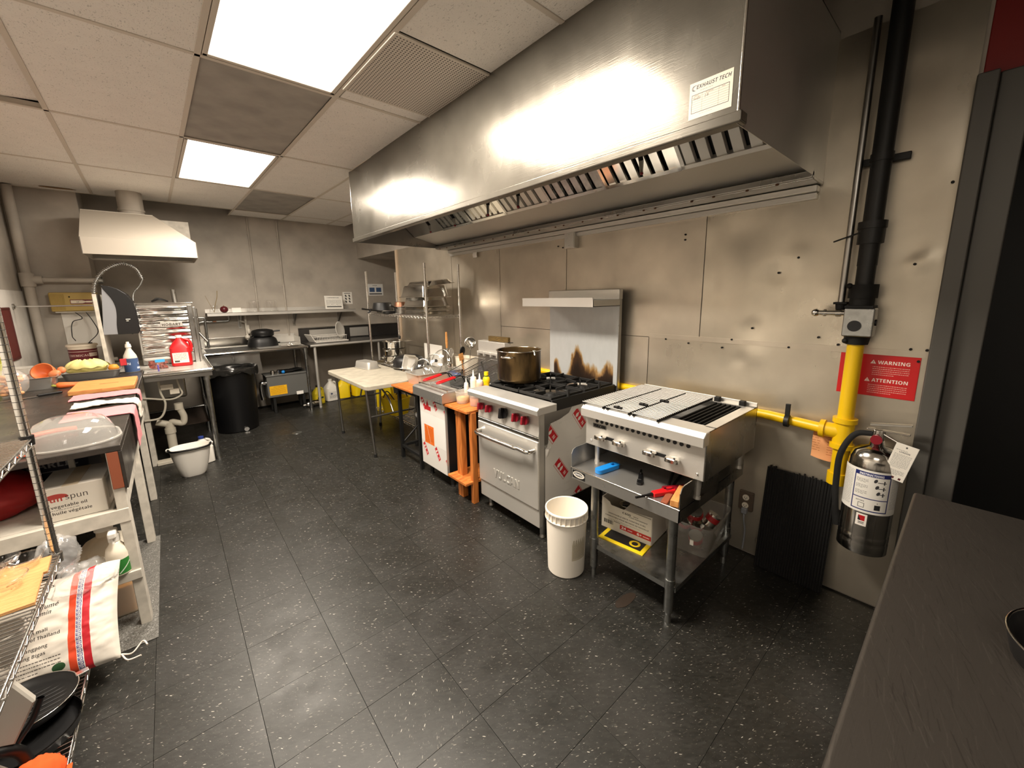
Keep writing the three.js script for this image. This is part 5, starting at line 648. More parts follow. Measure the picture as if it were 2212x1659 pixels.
// back counter reaching into the alcove
{ const t = thing('back_counter', 'dark steel counter with a tall splashback reaching into the alcove', 'counter', [0, 0, 0]); part(t, 'counter_top', [span(1.425, 3.28, .872, .90, BACK + .01, -5.97, .004)], M.darkSteel); part(t, 'front_roll', [rod([1.43, .885, -5.965], [3.28, .885, -5.965], .018, 12)], M.steel); part(t, 'splash_back', [span(1.45, 3.28, .90, 1.09, BACK + .004, BACK + .014, .002)], M.darkSteel); part(t, 'splash_top', [span(1.45, 3.28, 1.088, 1.10, BACK + .002, BACK + .03, .003)], M.dimSteel); part(t, 'splash_panel', [span(1.60, 2.0, .93, 1.06, BACK + .0145, BACK + .016)], M.steel); part(t, 'splash_panel', [span(2.2, 2.5, .92, 1.06, BACK + .0145, BACK + .016)], M.steel); for (const x of [1.49, 2.4, 3.2]) part(t, 'leg', [cy(.019, .019, .85, x, .445, -5.99, 16), cy(.014, .021, .035, x, .018, -5.99, 14)], M.steel); part(t, 'rear_board', [span(1.43, 2.36, .10, .86, -6.60, -6.585)], M.wallDark); part(t, 'toe_rail', [span(1.44, 2.36, .12, .15, -6.585, -6.57, .004)], M.galv); }
{ const t = thing('dish_rack', 'white wire dish rack on the back counter', 'dish rack', [1.80, .90, -6.35]); const w = []; for (let k = 0; k <= 18; k++) { const x = -.2 + k * .4 / 18; w.push(rod([x, 0.01, .13], [x, .085, .14], .0022, 5), rod([x, .01, -.13], [x, .085, -.14], .0022, 5), rod([x, .01, -.13], [x, .01, .13], .0022, 5)); } part(t, 'rack_wires', w, M.whitePlastic, { stuff: true }); part(t, 'rack_rim', [tube([[-.21, .085, -.14], [.21, .085, -.14], [.21, .085, .14], [-.21, .085, .14]], .004, 60, 8, true, .02)], M.whitePlastic); part(t, 'drip_tray', [rb(.46, .012, .3, 0, .006, 0, .004)], M.whitePlastic); }
{ const t = thing('white_plate', 'round white plate standing upright in the dish rack', 'plate', [1.945, .915, -6.33]); t.rotation.set(0, -.8, -1.42, 'YXZ'); part(t, 'plate_disc', [lathe([[0, 0], [.07, 0], [.105, .012], [.125, .016], [.105, .017], [.07, .006], [0, .006]], 40).translate(-.02, 0, 0)], M.whitePlastic); part(t, 'plate_rim', [ring(.124, .002, -.02, .016, 0, 40)], M.whitePlastic); t.position.y = 1.04; }
solo('white_tray', 'white tray leaning on the end of the dish rack', 'tray', [rb(.012, .13, .2, 0, .065, 0, .005)], M.whitePlastic, [1.56, .902, -6.35], { rot: [0, .2, .5] });
// grease trap and its neighbours under the sink
{ const t = thing('grease_trap', 'grey steel grease trap with a yellow notice under the sink', 'grease trap', [1.13, 0, -6.2]); part(t, 'tank', [rb(.50, .29, .28, 0, .37, 0, .008)], std('#6b6b68', .5, .3)); part(t, 'tank_lid', [rb(.52, .018, .30, 0, .522, 0, .005)], std('#6b6b68', .5, .3)); part(t, 'side_pipe', [tube([[-.25, .42, .05], [-.30, .42, .05], [-.31, .3, .05], [-.30, .2, .05]], .03, 20)], M.chrome); const nt = canvasTex(384, 240, (c) => { c.fillStyle = '#eeb312'; c.fillRect(0, 0, 384, 240); c.fillStyle = '#6b4408'; c.font = 'bold 22px sans-serif'; c.fillText('GREASE INTERCEPTOR', 90, 36, 240); lines(c, 24, 62, 330, 8, 22, '#7a5210', 5); }); part(t, 'yellow_notice', [new THREE.PlaneGeometry(.205, .125).translate(-.125, .32, .1412)], std('#ffffff', .5, 0, { map: nt }), { uv: true }); part(t, 'white_sticker', [bx(.085, .045, .001, .13, .245, .1405)], M.paper); for (const [x, z] of [[-.18, .1], [.18, .1], [-.18, -.1], [.18, -.1]]) part(t, 'leg', [rb(.035, .23, .035, x, .115, z, .004)], M.blackPaint); }
{ const t = thing('black_cloth', 'crumpled black cloth on the grease trap', 'cloth', [1.2, .532, -6.2]); part(t, 'cloth_folds', sheet((u, v) => [.3 * (u - .5), .035 * fbm(u * 5, v * 4, 71, 0, 3) + .006, .2 * (v - .5)], 22, 16, .003), M.rubber); }
{ const t = thing('spray_nozzle_set', 'small chrome fittings lying on the grease trap', 'fittings', [.97, .532, -6.14]); part(t, 'fitting', [cy(.022, .03, .05, 0, .025, 0, 14)], M.chrome); part(t, 'fitting', [cy(.018, .018, .06, .06, .018, .03, 12).rotateZ(0)], M.chrome); part(t, 'fitting', [ball(.022, .12, .022, .05)], M.blue); }
{ const t = thing('waste_bin', 'large round black waste bin with a clear liner', 'waste bin', [.475, 0, -5.68]); part(t, 'bin_shell', [lathe([[0, .01], [.20, 0], [.208, .012], [.245, .71], [.26, .712], [.264, .735], [.25, .74], [.235, .725], [.20, .03], [0, .025]], 48)], M.blackPlastic); part(t, 'bin_liner', sheet((u, v) => { const a = u * 2 * PI, n = fbm(Math.cos(a) * 3 + 9, Math.sin(a) * 3 + 9 + v * 3, 80, 0, 3) - .45, r = v > .5 ? .25 - .05 * (v - .5) * 2 + n * .03 : .262 + .014 * (1 - v) + n * .03; const y = v > .5 ? .75 - .22 * (v - .5) : .752 - .075 * (.5 - v) * 2 * (1 + n * 2); return [r * Math.cos(a), y, r * Math.sin(a)]; }, 70, 14, .0008), phy('#4a4946', .12, { transmission: .8, thickness: 0, ior: 1.4 })); part(t, 'caster', [cy(.025, .025, .02, 0, 0, 0, 16).rotateX(PI / 2).translate(.06, .03, .205)], M.chrome); }
function jug(label, at, turn, mat, capMat, s = 1, lbl) { const t = thing('jug', label, 'jug', at, turn); part(t, 'jug_body', [loft([[0, .13 * s, .13 * s, .03 * s], [.006, .145 * s, .145 * s, .03 * s], [.16 * s, .145 * s, .145 * s, .03 * s], [.205 * s, .10 * s, .10 * s, .04 * s], [.235 * s, .05 * s, .05 * s, .024 * s], [.25 * s, .04 * s, .04 * s, .019 * s]], true, true, 5)], mat); part(t, 'handle', [tube([[.03 * s, .235 * s, 0], [.068 * s, .215 * s, 0], [.078 * s, .16 * s, 0], [.07 * s, .12 * s, 0]], .013 * s, 16, 8)], mat); part(t, 'cap', [cy(.023 * s, .023 * s, .022 * s, 0, .26 * s, 0, 20)], capMat); if (lbl) part(t, 'jug_label', [new THREE.PlaneGeometry(.11 * s, .09 * s).translate(0, .075 * s, .0732 * s)], std('#ffffff', .6, 0, { map: lbl }), { uv: true }); return t; }
const greyLbl = canvasTex(128, 128, (c) => { c.fillStyle = '#d9d6d0'; c.fillRect(0, 0, 128, 128); c.fillStyle = '#444c66'; c.beginPath(); c.arc(40, 36, 16, 0, 7); c.fill(); lines(c, 12, 66, 104, 5, 11, '#666', 4); }), yelLbl = canvasTex(128, 128, (c) => { c.fillStyle = '#e8c814'; c.fillRect(0, 0, 128, 128); c.fillStyle = '#1f3d2a'; c.fillRect(14, 14, 100, 40); lines(c, 14, 70, 100, 4, 12, '#5b5210', 4); });
jug('white bleach jug on the floor under the back counter', [1.735, 0, -6.32], .1, M.whitePlastic, M.whitePlastic, 1.2, greyLbl); jug('yellow jug on the floor next to the white bleach jug', [1.93, 0, -6.36], -.1, M.yellow, M.yellow, 1.2, null); jug('yellow jug on the floor farther along from the bleach jug', [2.15, 0, -6.34], .2, M.yellow, M.yellow, 1.2, null); jug('narrow yellow labelled bottle beside the counter leg', [1.53, 0, -6.24], .2, std('#c9b41c', .5), M.blackPlastic, 1.0, yelLbl);
{ const t = thing('steel_bottle', 'steel spray bottle lying on the floor under the sink edge', 'bottle', [1.437, .046, -6.12], .25); part(t, 'bottle_body', [lathe([[0, -.1], [.042, -.098], [.046, -.06], [.046, .06], [.03, .1], [.014, .12], [0, .12]], 28).rotateZ(PI / 2)], M.polished); part(t, 'nozzle', [rod([-.12, 0, 0], [-.15, 0, 0], .01)], M.whitePlastic); }
{ const t = thing('wet_floor_sign', 'folded yellow wet floor sign under the folding table', 'floor sign', [2.13, 0, -5.18], -.9); part(t, 'sign_leaf', [poly([[-.13, 0], [.13, 0], [.085, .60], [-.085, .60]], .012, .002)], M.yellow); part(t, 'sign_leaf', [poly([[-.13, 0], [.13, 0], [.085, .60], [-.085, .60]], .012, .002).rotateX(.12).translate(0, 0, .03)], M.yellow); part(t, 'hinge', [rb(.14, .02, .04, 0, .60, .02, .006)], M.yellow); }
{ const t = thing('mop_bucket', 'yellow mop bucket with a wire wringer under the wire shelving', 'bucket', [1.98, .02, -4.55], .3); part(t, 'bucket_shell', [loft([[.0, .2, .26, .05], [.2, .25, .32, .06], [.205, .27, .34, .06], [.21, .25, .32, .06], [.01, .19, .25, .05]], true, true)], M.yellow); part(t, 'wringer_wires', [tube([[-.1, .2, -.1], [-.12, .3, 0], [-.1, .2, .1]], .006, 16), tube([[.1, .2, -.1], [.12, .3, 0], [.1, .2, .1]], .006, 16)], M.blackPaint); t.position.y = .125; }
solo('floor_drain', 'round steel floor drain set in the tiles', 'drain', [lathe([[0, .002], [.05, .002], [.052, .001], [.052, 0]], 28), ...[-.03, -.015, 0, .015, .03].map(x => bx(.004, .001, .06, x, .0025, 0))], M.galv, [.96, .0005, -5.0]);
// ================================================================ DISHWASHING CORNER
{ const t = thing('condensate_hood', 'white sloped sheet metal hood hanging over the dishwasher', 'exhaust hood', [0, 0, 0]);
  const quad = (a, b, c, d) => { const g = new THREE.BufferGeometry(); g.setAttribute('position', new THREE.Float32BufferAttribute([...a, ...b, ...c, ...a, ...c, ...d], 3)); g.setAttribute('uv', new THREE.Float32BufferAttribute(new Float32Array(12), 2)); g.computeVertexNormals(); return g; };
  const L = -.50, R = .315, F = -5.3, B = -6.02, y0 = 1.952, y1 = 2.10, y2 = 2.40, TR = .02, TF = -5.76;
  part(t, 'lip', [span(L, R, y0, y1, F - .004, F, .001), span(L, L + .004, y0, y1, B, F), span(R - .004, R, y0, y1, B, F), span(L, R, y0, y1, B, B + .004)], M.hoodPaint);
  part(t, 'front_slope', [quad([L, y1, F], [R, y1, F], [TR, y2, TF], [L, y2, TF])], M.hoodPaint); part(t, 'end_slope', [quad([R, y1, F], [R, y1, B], [TR, y2, B], [TR, y2, TF])], M.hoodPaint); part(t, 'end_slope', [quad([L, y1, B], [L, y1, F], [L, y2, TF], [L, y2, B])], M.hoodPaint); part(t, 'top_plate', [span(L, TR, y2, y2 + .004, B, TF)], M.whitePaint); part(t, 'rear_plate', [span(L, R, y1, y2, B - .002, B)], M.whitePaint);
  part(t, 'inner_gutter', [span(L + .02, R - .02, y0 + .015, y0 + .02, F - .06, F - .02), span(L + .02, R - .02, y0 + .015, y0 + .02, B + .02, B + .06)], M.galv); part(t, 'duct_collar', [cy(.10, .10, .5, -.14, y2 + .25, -5.9, 32), cy(.106, .106, .02, -.14, y2 + .05, -5.9, 32)], M.wall); }
{ const t = thing('dish_table', 'steel dish landing table with a rolled edge and tubular legs', 'table', [0, 0, 0]);
  part(t, 'table_top', [span(-.225, .25, .878, .892, -5.93, -4.66), span(-1.03, -.225, .878, .892, -5.93, -5.02)], M.steel); part(t, 'rolled_edge', [rod([-.225, .888, -4.655], [.25, .888, -4.655], .019, 14), rod([.25, .888, -4.655], [.25, .888, -5.93], .019, 14), ball(.019, .25, .888, -4.655)], M.polished); part(t, 'apron', [span(-.225, .25, .83, .878, -4.672, -4.664)], M.dimSteel); part(t, 'side_splash', [span(.20, .235, .892, .93, -5.92, -5.45, .006)], M.dimSteel);
  for (const [x, z] of [[.205, -4.70], [.205, -5.85], [-.95, -5.85]]) part(t, 'leg', [cy(.021, .021, .84, x, .45, z, 16), cy(.015, .022, .035, x, .018, z, 14), cy(.028, .028, .06, x, .82, z, 16)], M.galv); part(t, 'crossrail', [rod([.205, .42, -4.72], [.205, .42, -5.83], .012)], M.galv); part(t, 'crossrail', [rod([.205, .36, -5.6], [-.95, .36, -5.6], .012)], M.galv);
  part(t, 'rusty_undershelf', [span(-.9, .19, .30, .308, -5.85, -5.05)], std('#3c2f26', .8, .3, { map: retile(mottleTex, 4) })); part(t, 'sink_bowl', [span(-.45, .05, .55, .87, -5.7, -5.25, .02)], M.dimSteel); }
{ const t = thing('dishwasher', 'steel door type dishwasher on the dish table', 'dishwasher', [0, .892, -5.6]);
  part(t, 'hood_body', [span(-.24, .19, .10, .60, -.28, .24, .008)], M.steel); part(t, 'base', [span(-.24, .19, .01, .10, -.28, .25, .005)], M.dimSteel); const d = part(t, 'front_door', sheet((u, v) => [-.22 + .38 * u, .12 + .46 * v, .256 + .003 * Math.sin(v * 46 + 2.2 * fbm(u * 4, v * 9, 9, 0, 2)) + .002 * fbm(u * 14, v * 30, 5, 0, 2)], 24, 110, .006), M.polished); part(d, 'maker_plate', [rb(.17, .045, .004, .02, .40, .264, .003)], M.steel); part(d, 'maker_letters', [text('HOBART', .026, .003, .145).translate(.02, .40, .266)], M.polished);
  part(t, 'guide_post', [span(.165, .20, 0, .59, .25, .285, .003), span(.205, .225, 0, .57, .255, .28, .003)], M.dimSteel); part(t, 'top_cap', [rb(.47, .018, .56, -.02, .608, -.02, .004)], M.polished); part(t, 'lift_handle', [tube([[-.2, .10, .27], [-.05, .10, .30], [.14, .09, .285]], .008, 24)], M.polished); part(t, 'side_lever', [rod([.23, .30, .2], [.29, .20, .22], .012), rod([.23, .55, .2], [.23, .30, .2], .014)], M.dimSteel); part(t, 'vent_stack', [cy(.022, .022, .14, .08, .68, 0, 16)], M.dimSteel); part(t, 'tangled_hose', [tube([[-.1, .63, .1], [-.04, .65, .13], [.02, .63, .08], [-.05, .66, .05], [-.1, .63, .1]], .008, 40, 8)], M.iron); }
{ const t = thing('prerinse_faucet', 'spring coil spray faucet arching over the dish table', 'faucet', [0, 0, -5.55]);
  const c = new THREE.CatmullRomCurve3([[-.51, .90, -.2], [-.515, 1.3, -.1], [-.495, 1.644, 0], [-.45, 1.761, 0], [-.365, 1.85, 0], [-.263, 1.893, 0], [-.179, 1.852, 0], [-.14, 1.744, 0]].map(p => V(...p)), false, 'centripetal'), pts = []; for (let k = 0; k <= 1000; k++) { const u = .42 + .58 * k / 1000, p = c.getPointAt(u), tn = c.getTangentAt(u), n = V(0, 0, 1).cross(tn).normalize(), a = k / 1000 * 2 * PI * 46; pts.push(p.clone().addScaledVector(n, .017 * Math.cos(a)).addScaledVector(V(0, 0, 1), .017 * Math.sin(a))); }
  part(t, 'riser_hose', [new THREE.TubeGeometry(c, 80, .009, 8)], M.galv); part(t, 'spring_coil', [new THREE.TubeGeometry(new THREE.CatmullRomCurve3(pts), 1000, .0028, 5)], M.chrome); part(t, 'drop_hose', [tube([[-.14, 1.744, 0], [-.165, 1.69, 0], [-.227, 1.60, 0], [-.24, 1.45, .02]], .008, 20)], M.galv); part(t, 'spray_head', [rod([-.24, 1.46, .02], [-.24, 1.36, .02], .02, 14, .014), rod([-.25, 1.44, .05], [-.24, 1.36, .06], .006)], M.chrome); part(t, 'base_valve', [rod([-.56, .95, -.2], [-.44, .95, -.2], .02, 12), cy(.03, .03, .03, -.51, .905, -.2, 20)], M.chrome); }
{ const t = thing('partition_board', 'narrow white board standing on edge beside the towel dispenser', 'partition', [-.462, .893, -5.34]); part(t, 'board', [span(-.008, .008, 0, .70, -.24, .24, .002)], M.whitePaint); part(t, 'edge_strip', [span(-.014, .012, 0, .70, .236, .246, .002)], M.whitePaint); }
{ const t = thing('towel_dispenser', 'grey and black paper towel dispenser on the white board', 'dispenser', [-.452, 1.235, -5.26]);
  const prof = [[0, 0], [.14, 0], [.215, .02], [.228, .06], [.226, .2], [.21, .28], [.16, .36], [.09, .41], [0, .43]]; const side = (z0, z1, pts, m, n) => part(t, n, [poly(pts, z1 - z0, .004).translate(0, 0, z0)], m);
  const cv = []; { const cc = new THREE.CatmullRomCurve3([[.095, 0], [.098, .08], [.11, .17], [.112, .24], [.098, .31], [.07, .37], [.052, .405], [.045, .43]].map(p => V(p[0], p[1], 0))); for (let k = 0; k <= 20; k++) { const p = cc.getPoint(k / 20); cv.push([p.x, p.y]); } }
  side(-.14, .135, [[0, 0], ...cv], M.greyPlastic, 'grey_back'); const front = [[.095, 0], [.225, .0], [.238, .02], [.24, .12], [.236, .22], [.222, .29], [.19, .355], [.14, .40], [.085, .425], cv[20], ...cv.slice(0, 20).reverse()].slice(0, -1); side(-.14, .14, front, M.blackPlastic, 'black_cover'); part(t, 'logo_mark', [bx(.03, .006, .001, .175, .13, .1455), bx(.016, .005, .001, .17, .115, .1455)], M.whitePlastic); part(t, 'feed_knob', [ball(.012, .18, -.004, 0)], M.blackPlastic); }
{ const t = thing('chemical_dispenser', 'yellowed plastic chemical dispenser box on the corner wall', 'dispenser', [-.70, 1.53, -6.14]); part(t, 'case', [rb(.34, .19, .115, 0, 0, 0, .012)], std('#b59a54', .5)); for (let k = 0; k < 11; k++) part(t, 'grille_rib', [rb(.004, .16, .006, -.16 + k * .009, 0, .058, .002)], std('#a88d48', .5)); const tx = canvasTex(256, 64, (c) => { c.fillStyle = '#6b1f24'; c.fillRect(0, 0, 256, 64); c.fillStyle = '#e2d6c0'; c.fillRect(6, 10, 110, 44); c.beginPath(); c.moveTo(116, 10); c.lineTo(150, 24); c.lineTo(150, 40); c.lineTo(116, 54); c.fill(); c.fillRect(150, 20, 100, 24); c.fillStyle = '#333'; c.font = 'bold 22px sans-serif'; c.fillText('LS', 60, 42); }); part(t, 'brand_strip', [new THREE.PlaneGeometry(.19, .045).translate(.065, .0, .0582)], std('#ffffff', .4, 0, { map: tx }), { uv: true }); part(t, 'status_lamp_cover', [ball(.007, -.03, .05, .058)], M.blackPlastic); part(t, 'under_clips', [rb(.3, .016, .06, 0, -.1, 0, .004)], M.whitePlastic); part(t, 'feed_tube', [tube([[-.02, -.1, .02], [.03, -.17, .05], [-.04, -.2, .04], [-.06, -.33, .1], [-.02, -.38, .3]], .004, 40, 6), tube([[.06, -.1, .02], [.1, -.2, .04], [.13, -.3, .1], [.08, -.4, .4]], .004, 40, 6)], M.blackPlastic); }
solo('wall_sheet', 'pale plastic splash sheet on the corner wall below the dispenser', 'panel', [rb(.27, .38, .006, 0, 0, 0, .002)], M.whitePlastic, [-.69, 1.24, -6.196]);
{ const t = thing('chemical_pail', 'round pail with a maroon label and pale lid on the dish table', 'pail', [-.645, .893, -5.5]); part(t, 'pail_shell', [lathe([[0, 0], [.088, 0], [.095, .22], [.1, .225], [.1, .235], [0, .235]], 36)], M.ivory); const tx = canvasTex(512, 256, (c) => { c.fillStyle = '#64141f'; c.fillRect(0, 0, 512, 256); c.fillStyle = '#d8c8bc'; c.font = 'bold 44px serif'; c.fillText('CHEMICAL', 60, 110); c.font = 'italic bold 60px serif'; c.fillText('Xtreme', 250, 200); c.fillRect(30, 30, 460, 8); c.fillRect(300, 60, 120, 60); }); part(t, 'pail_label', [new THREE.CylinderGeometry(.0965, .0925, .15, 30, 1, true, -1.5, 3.4).translate(0, .125, 0)], std('#ffffff', .45, 0, { map: tx, side: THREE.DoubleSide }), { uv: true }); part(t, 'lid', [lathe([[0, .246], [.098, .246], [.106, .24], [.106, .226], [.102, .226]], 36)], M.ivory); part(t, 'lid_fitting', [ring(.012, .004, .06, .252, .02, 16)], M.blackPlastic); }
{ const t = thing('corner_pipe', 'painted vertical pipe with a side branch in the back corner', 'pipe', [-.985, 0, -6.12]); part(t, 'standpipe', [cy(.037, .037, 2.62, 0, 1.31, 0)], M.wall); part(t, 'branch', [rod([0, 1.748, 0], [.50, 1.748, 0], .025, 18)], M.wall); part(t, 'tee_fitting', [cy(.052, .052, .13, 0, 1.748, 0, 20), rod([.03, 1.748, 0], [.1, 1.748, 0], .04, 18)], M.wall); part(t, 'branch_cap', [rod([.47, 1.748, 0], [.52, 1.748, 0], .034, 8)], M.galv); }
{ const t = thing('towel_rod', 'thin steel rod running from the white wall to the white board', 'rod', [0, 0, 0]); part(t, 'bar', [rod([-1.03, 1.495, -5.7], [-.475, 1.495, -5.3], .007)], M.chrome); part(t, 'wall_flange', [cy(.024, .024, .012, 0, 0, 0, 16).rotateZ(PI / 2).translate(-1.036, 1.495, -5.705)], M.dimSteel); }
{ const t = thing('wall_board', 'dark red framed board on the white wall', 'board', [-1.04, 1.265, -5.3]); part(t, 'board_panel', [rb(.014, .42, .46, 0, 0, 0, .003)], std('#5a1a14', .6)); part(t, 'board_frame', [rb(.02, .44, .02, .002, 0, -.235, .004), rb(.02, .02, .48, .002, .215, 0, .004), rb(.02, .02, .48, .002, -.215, 0, .004)], std('#4a1610', .6)); }
jug('red plastic jug with a paper label on the dish table', [.055, .893, -5.15], -.1, M.red, M.whitePlastic, 1.1, canvasTex(128, 160, (c) => { c.fillStyle = '#e2dcd2'; c.fillRect(0, 0, 128, 160); lines(c, 10, 16, 106, 9, 13, '#8a4a44', 4); c.fillStyle = '#333'; c.fillRect(12, 124, 40, 24); }));
{ const t = thing('meat_box', 'clear snap box of diced red meat on the dish table', 'box', [-.125, .893, -5.04], .1); part(t, 'box_shell', [loft([[0, .14, .1, .02], [.09, .165, .125, .02], [.095, .175, .135, .02]], true, false)], M.clear); const cb = []; for (let k = 0; k < 90; k++) cb.push(bx(rr(.012, .024), rr(.01, .018), rr(.012, .022)).rotateY(rr(0, 3)).rotateX(rr(-.6, .6)).translate(rr(-.058, .058), rr(.008, .07), rr(-.04, .04))); part(t, 'diced_meat', cb, std('#9a4a3c', .5), { stuff: true }); part(t, 'lid', [loft([[.092, .185, .145, .022], [.1, .185, .145, .022], [.103, .165, .125, .02]], true, true)], M.frosted); part(t, 'lid_sticker', [rb(.07, .028, .002, .01, .082, .072, .001)], std('#3a9ed6', .4)); }
{ const t = thing('thermometer', 'small upright thermometer stuck by the edge of the dish table', 'thermometer', [-.12, .905, -4.70]); part(t, 'probe_body', [rb(.012, .06, .012, 0, .035, 0, .004)], std('#6a5cae', .4)); part(t, 'probe_foot', [rb(.16, .006, .02, 0, .004, 0, .002)], M.galv); }
{ const t = thing('spray_bottle', 'clear spray bottle of blue cleaner beside the cabbage pan', 'bottle', [-.30, .9, -4.93], .3); part(t, 'bottle_body', [lathe([[0, 0], [.045, 0], [.05, .006], [.048, .12], [.043, .15], [.018, .205], [.016, .225], [0, .225]], 28)], M.milk); part(t, 'bottle_label', [new THREE.CylinderGeometry(.0495, .0508, .12, 28, 1, true).translate(0, .066, 0)], std('#ffffff', .45, 0, { map: canvasTex(256, 128, (c) => { c.fillStyle = '#3c547e'; c.fillRect(0, 0, 256, 128); c.fillStyle = '#cfd6e2'; c.font = 'bold 30px sans-serif'; c.fillText('CLEAN', 30, 60); c.fillText('CLEAN', 150, 60); c.fillRect(20, 84, 90, 18); }), side: THREE.DoubleSide }), { uv: true }); part(t, 'cap', [cy(.018, .022, .03, 0, .238, 0, 20), cy(.01, .012, .02, 0, .262, 0, 14)], M.whitePlastic); part(t, 'red_tag', [rb(.05, .06, .006, -.055, .1, .03, .003)], std('#b8242c', .6)); }
{ const t = thing('drain_pipework', 'white plastic drain trap and hoses under the dish table', 'pipes', [-.12, 0, -4.95]); part(t, 'drain_pipe', [cy(.035, .035, .38, 0, .19, 0, 20), cy(.042, .042, .05, 0, .30, 0, 20)], M.pvc); part(t, 'p_trap', [tube([[0, .34, 0], [.02, .38, .0], [.06, .37, .02], [.10, .36, .03], [.115, .42, .03], [.09, .52, .03]], .027, 40, 12), rod([.09, .50, .03], [.09, .56, .03], .034, 16)], M.pvc); part(t, 'side_inlet', [rod([0, .36, 0], [-.09, .40, 0], .03, 16)], M.pvc); part(t, 'base_plank', [rb(.34, .03, .1, .04, .016, .05, .004)], M.pvc); part(t, 'supply_hose', [tube([[-.02, .86, .1], [-.02, .70, .1], [.0, .58, .1], [-.05, .46, .1], [-.16, .45, .1]], .009, 30), tube([[.10, .86, .1], [.12, .72, .1], [.13, .66, .1], [.06, .62, .1], [-.14, .66, .1]], .008, 30)], M.pvc); part(t, 'shutoff_box', [rb(.09, .05, .03, .03, .74, .1, .004)], M.ivory); part(t, 'shutoff_box', [rb(.07, .05, .03, .08, .69, .09, .004)], M.ivory); part(t, 'tee_nut', [rb(.03, .06, .03, -.02, .83, .1, .006)], M.galv); part(t, 'tee_nut', [rb(.03, .05, .03, .10, .84, .1, .006)], M.galv); }
{ const t = thing('oval_bucket', 'white oval bucket with a black carrying handle on the floor', 'bucket', [.0, 0, -4.42]); const prof = [[0, .58], [.02, .66], [.09, .8], [.17, .92], [.238, 1], [.245, 1.06], [.255, 1.07], [.258, 1.04], [.24, .98], [.1, .78], [.03, .6]]; part(t, 'bucket_shell', [loft(prof.map(([y, s]) => [y, .285 * s, .22 * s, .108 * s]), true, true, 12)], M.whitePlastic); part(t, 'handle', [tube([[-.15, .255, -.02], [-.12, .262, .10], [0, .265, .135], [.12, .262, .10], [.15, .255, -.02]], .0085, 40, 10)], M.blackPlastic); part(t, 'handle_lug', [ball(.016, .15, .25, -.02)], M.whitePlastic); part(t, 'handle_lug', [ball(.016, -.15, .25, -.02)], M.whitePlastic); }
jug('small white jug with a blue cap on the floor behind the oval bucket', [.09, 0, -4.68], .4, M.whitePlastic, std('#2b3f8a', .45), .95, null);
{ const t = thing('dark_bowl', 'dark shiny bowl on the floor under the dish table', 'bowl', [-.04, 0, -4.72]); part(t, 'bowl_shell', [lathe([[0, 0], [.06, 0], [.1, .05], [.11, .09], [.105, .09], [.094, .05], [0, .006]], 32)], std('#2c1c12', .2)); t.position.set(.08, 0, -5.05); }
// ================================================================ PREP TABLE
{ const t = thing('prep_table', 'long grey topped prep table on white painted wooden legs', 'table', [0, 0, 0]); const x1 = -.232, x0 = -1.035, z1 = -2.42, z0 = -5.0;
  part(t, 'table_top', [span(x0, x1, .872, .9, z0, z1, .004)], M.laminate); part(t, 'side_apron', [span(x1 - .012, x1, .695, .872, -3.9, z1 + .0, .002)], M.laminate); part(t, 'corner_cleat', [span(x1 - .05, x1 - .012, .70, .872, z1 - .035, z1 - .001, .003)], M.brownWood);
  for (const z of [-2.46, -3.32, -4.05, -4.9]) part(t, 'leg', [span(-.285, -.245, 0, .872, z - .045, z + .03, .003)], M.whitePaint); for (const z of [-2.5, -3.4, -4.9]) part(t, 'leg', [span(-1.0, -.96, 0, .872, z - .045, z + .03, .003)], M.whitePaint);
  part(t, 'end_rail', [span(-.96, -.246, .535, .60, -2.455, -2.425, .003)], M.whitePaint); part(t, 'end_rail', [span(-.96, -.246, .245, .29, -2.475, -2.42, .003)], M.whitePaint); part(t, 'mid_shelf', [span(-.96, -.30, .585, .598, -4.9, -2.46)], M.whitePaint); part(t, 'side_rail', [span(-.29, -.262, .535, .60, -4.9, -2.5, .003)], M.whitePaint); part(t, 'inner_post', [span(-.45, -.43, .6, .87, -2.78, -2.76)], M.whitePaint); }
{ const mt = canvasTex(512, 512, (c) => { c.fillStyle = '#5e5c58'; c.fillRect(0, 0, 512, 512); for (let i = 0; i < 5200; i++) { const g = rnd() < .55 ? 30 + rr(0, 30) : 110 + rr(0, 60); c.fillStyle = `rgba(${g},${g},${g - 4},.7)`; c.beginPath(); c.ellipse(rr(0, 512), rr(0, 512), rr(1, 5), rr(.8, 3), rr(0, 3), 0, 7); c.fill(); } }, [2.5, 2.5]); solo('vinyl_mat', 'grey speckled vinyl offcut on the floor under the prep table', 'mat', [span(-.78, -.222, 0, .0035, -3.36, -2.285, .001)], std('#ffffff', .5, 0, { map: mt })); }
{ const t = thing('food_cover', 'clear domed plastic food cover on the near end of the prep table', 'cover', [-.40, .901, -2.66], .15); part(t, 'dome', [loft([[0, .30, .36, .13], [.006, .305, .365, .13], [.008, .29, .35, .125], [.05, .27, .33, .12], [.085, .22, .28, .10], [.105, .14, .19, .06], [.11, .05, .07, .02]], false, true, 12)], phy('#f4f2ee', .06, { transmission: .8, thickness: 0, ior: 1.45 })); part(t, 'rim', [loft([[0, .315, .375, .135], [.006, .315, .375, .135], [.006, .30, .36, .13], [0, .30, .36, .13]], false, false, 12)], M.frosted); }
{ const t = thing('orange_scoop', 'bright orange plastic band under the clear food cover', 'lid', [-.46, .901, -2.64], .2); part(t, 'band', [tube([[-.10, .008, -.12], [-.06, .01, -.19], [.02, .01, -.22], [.09, .01, -.20]], .012, 30, 8)], std('#e8552c', .45)); part(t, 'tab', [rb(.05, .006, .03, -.09, .006, .13, .003)], std('#e8552c', .45)); t.name = 'orange_band'; }
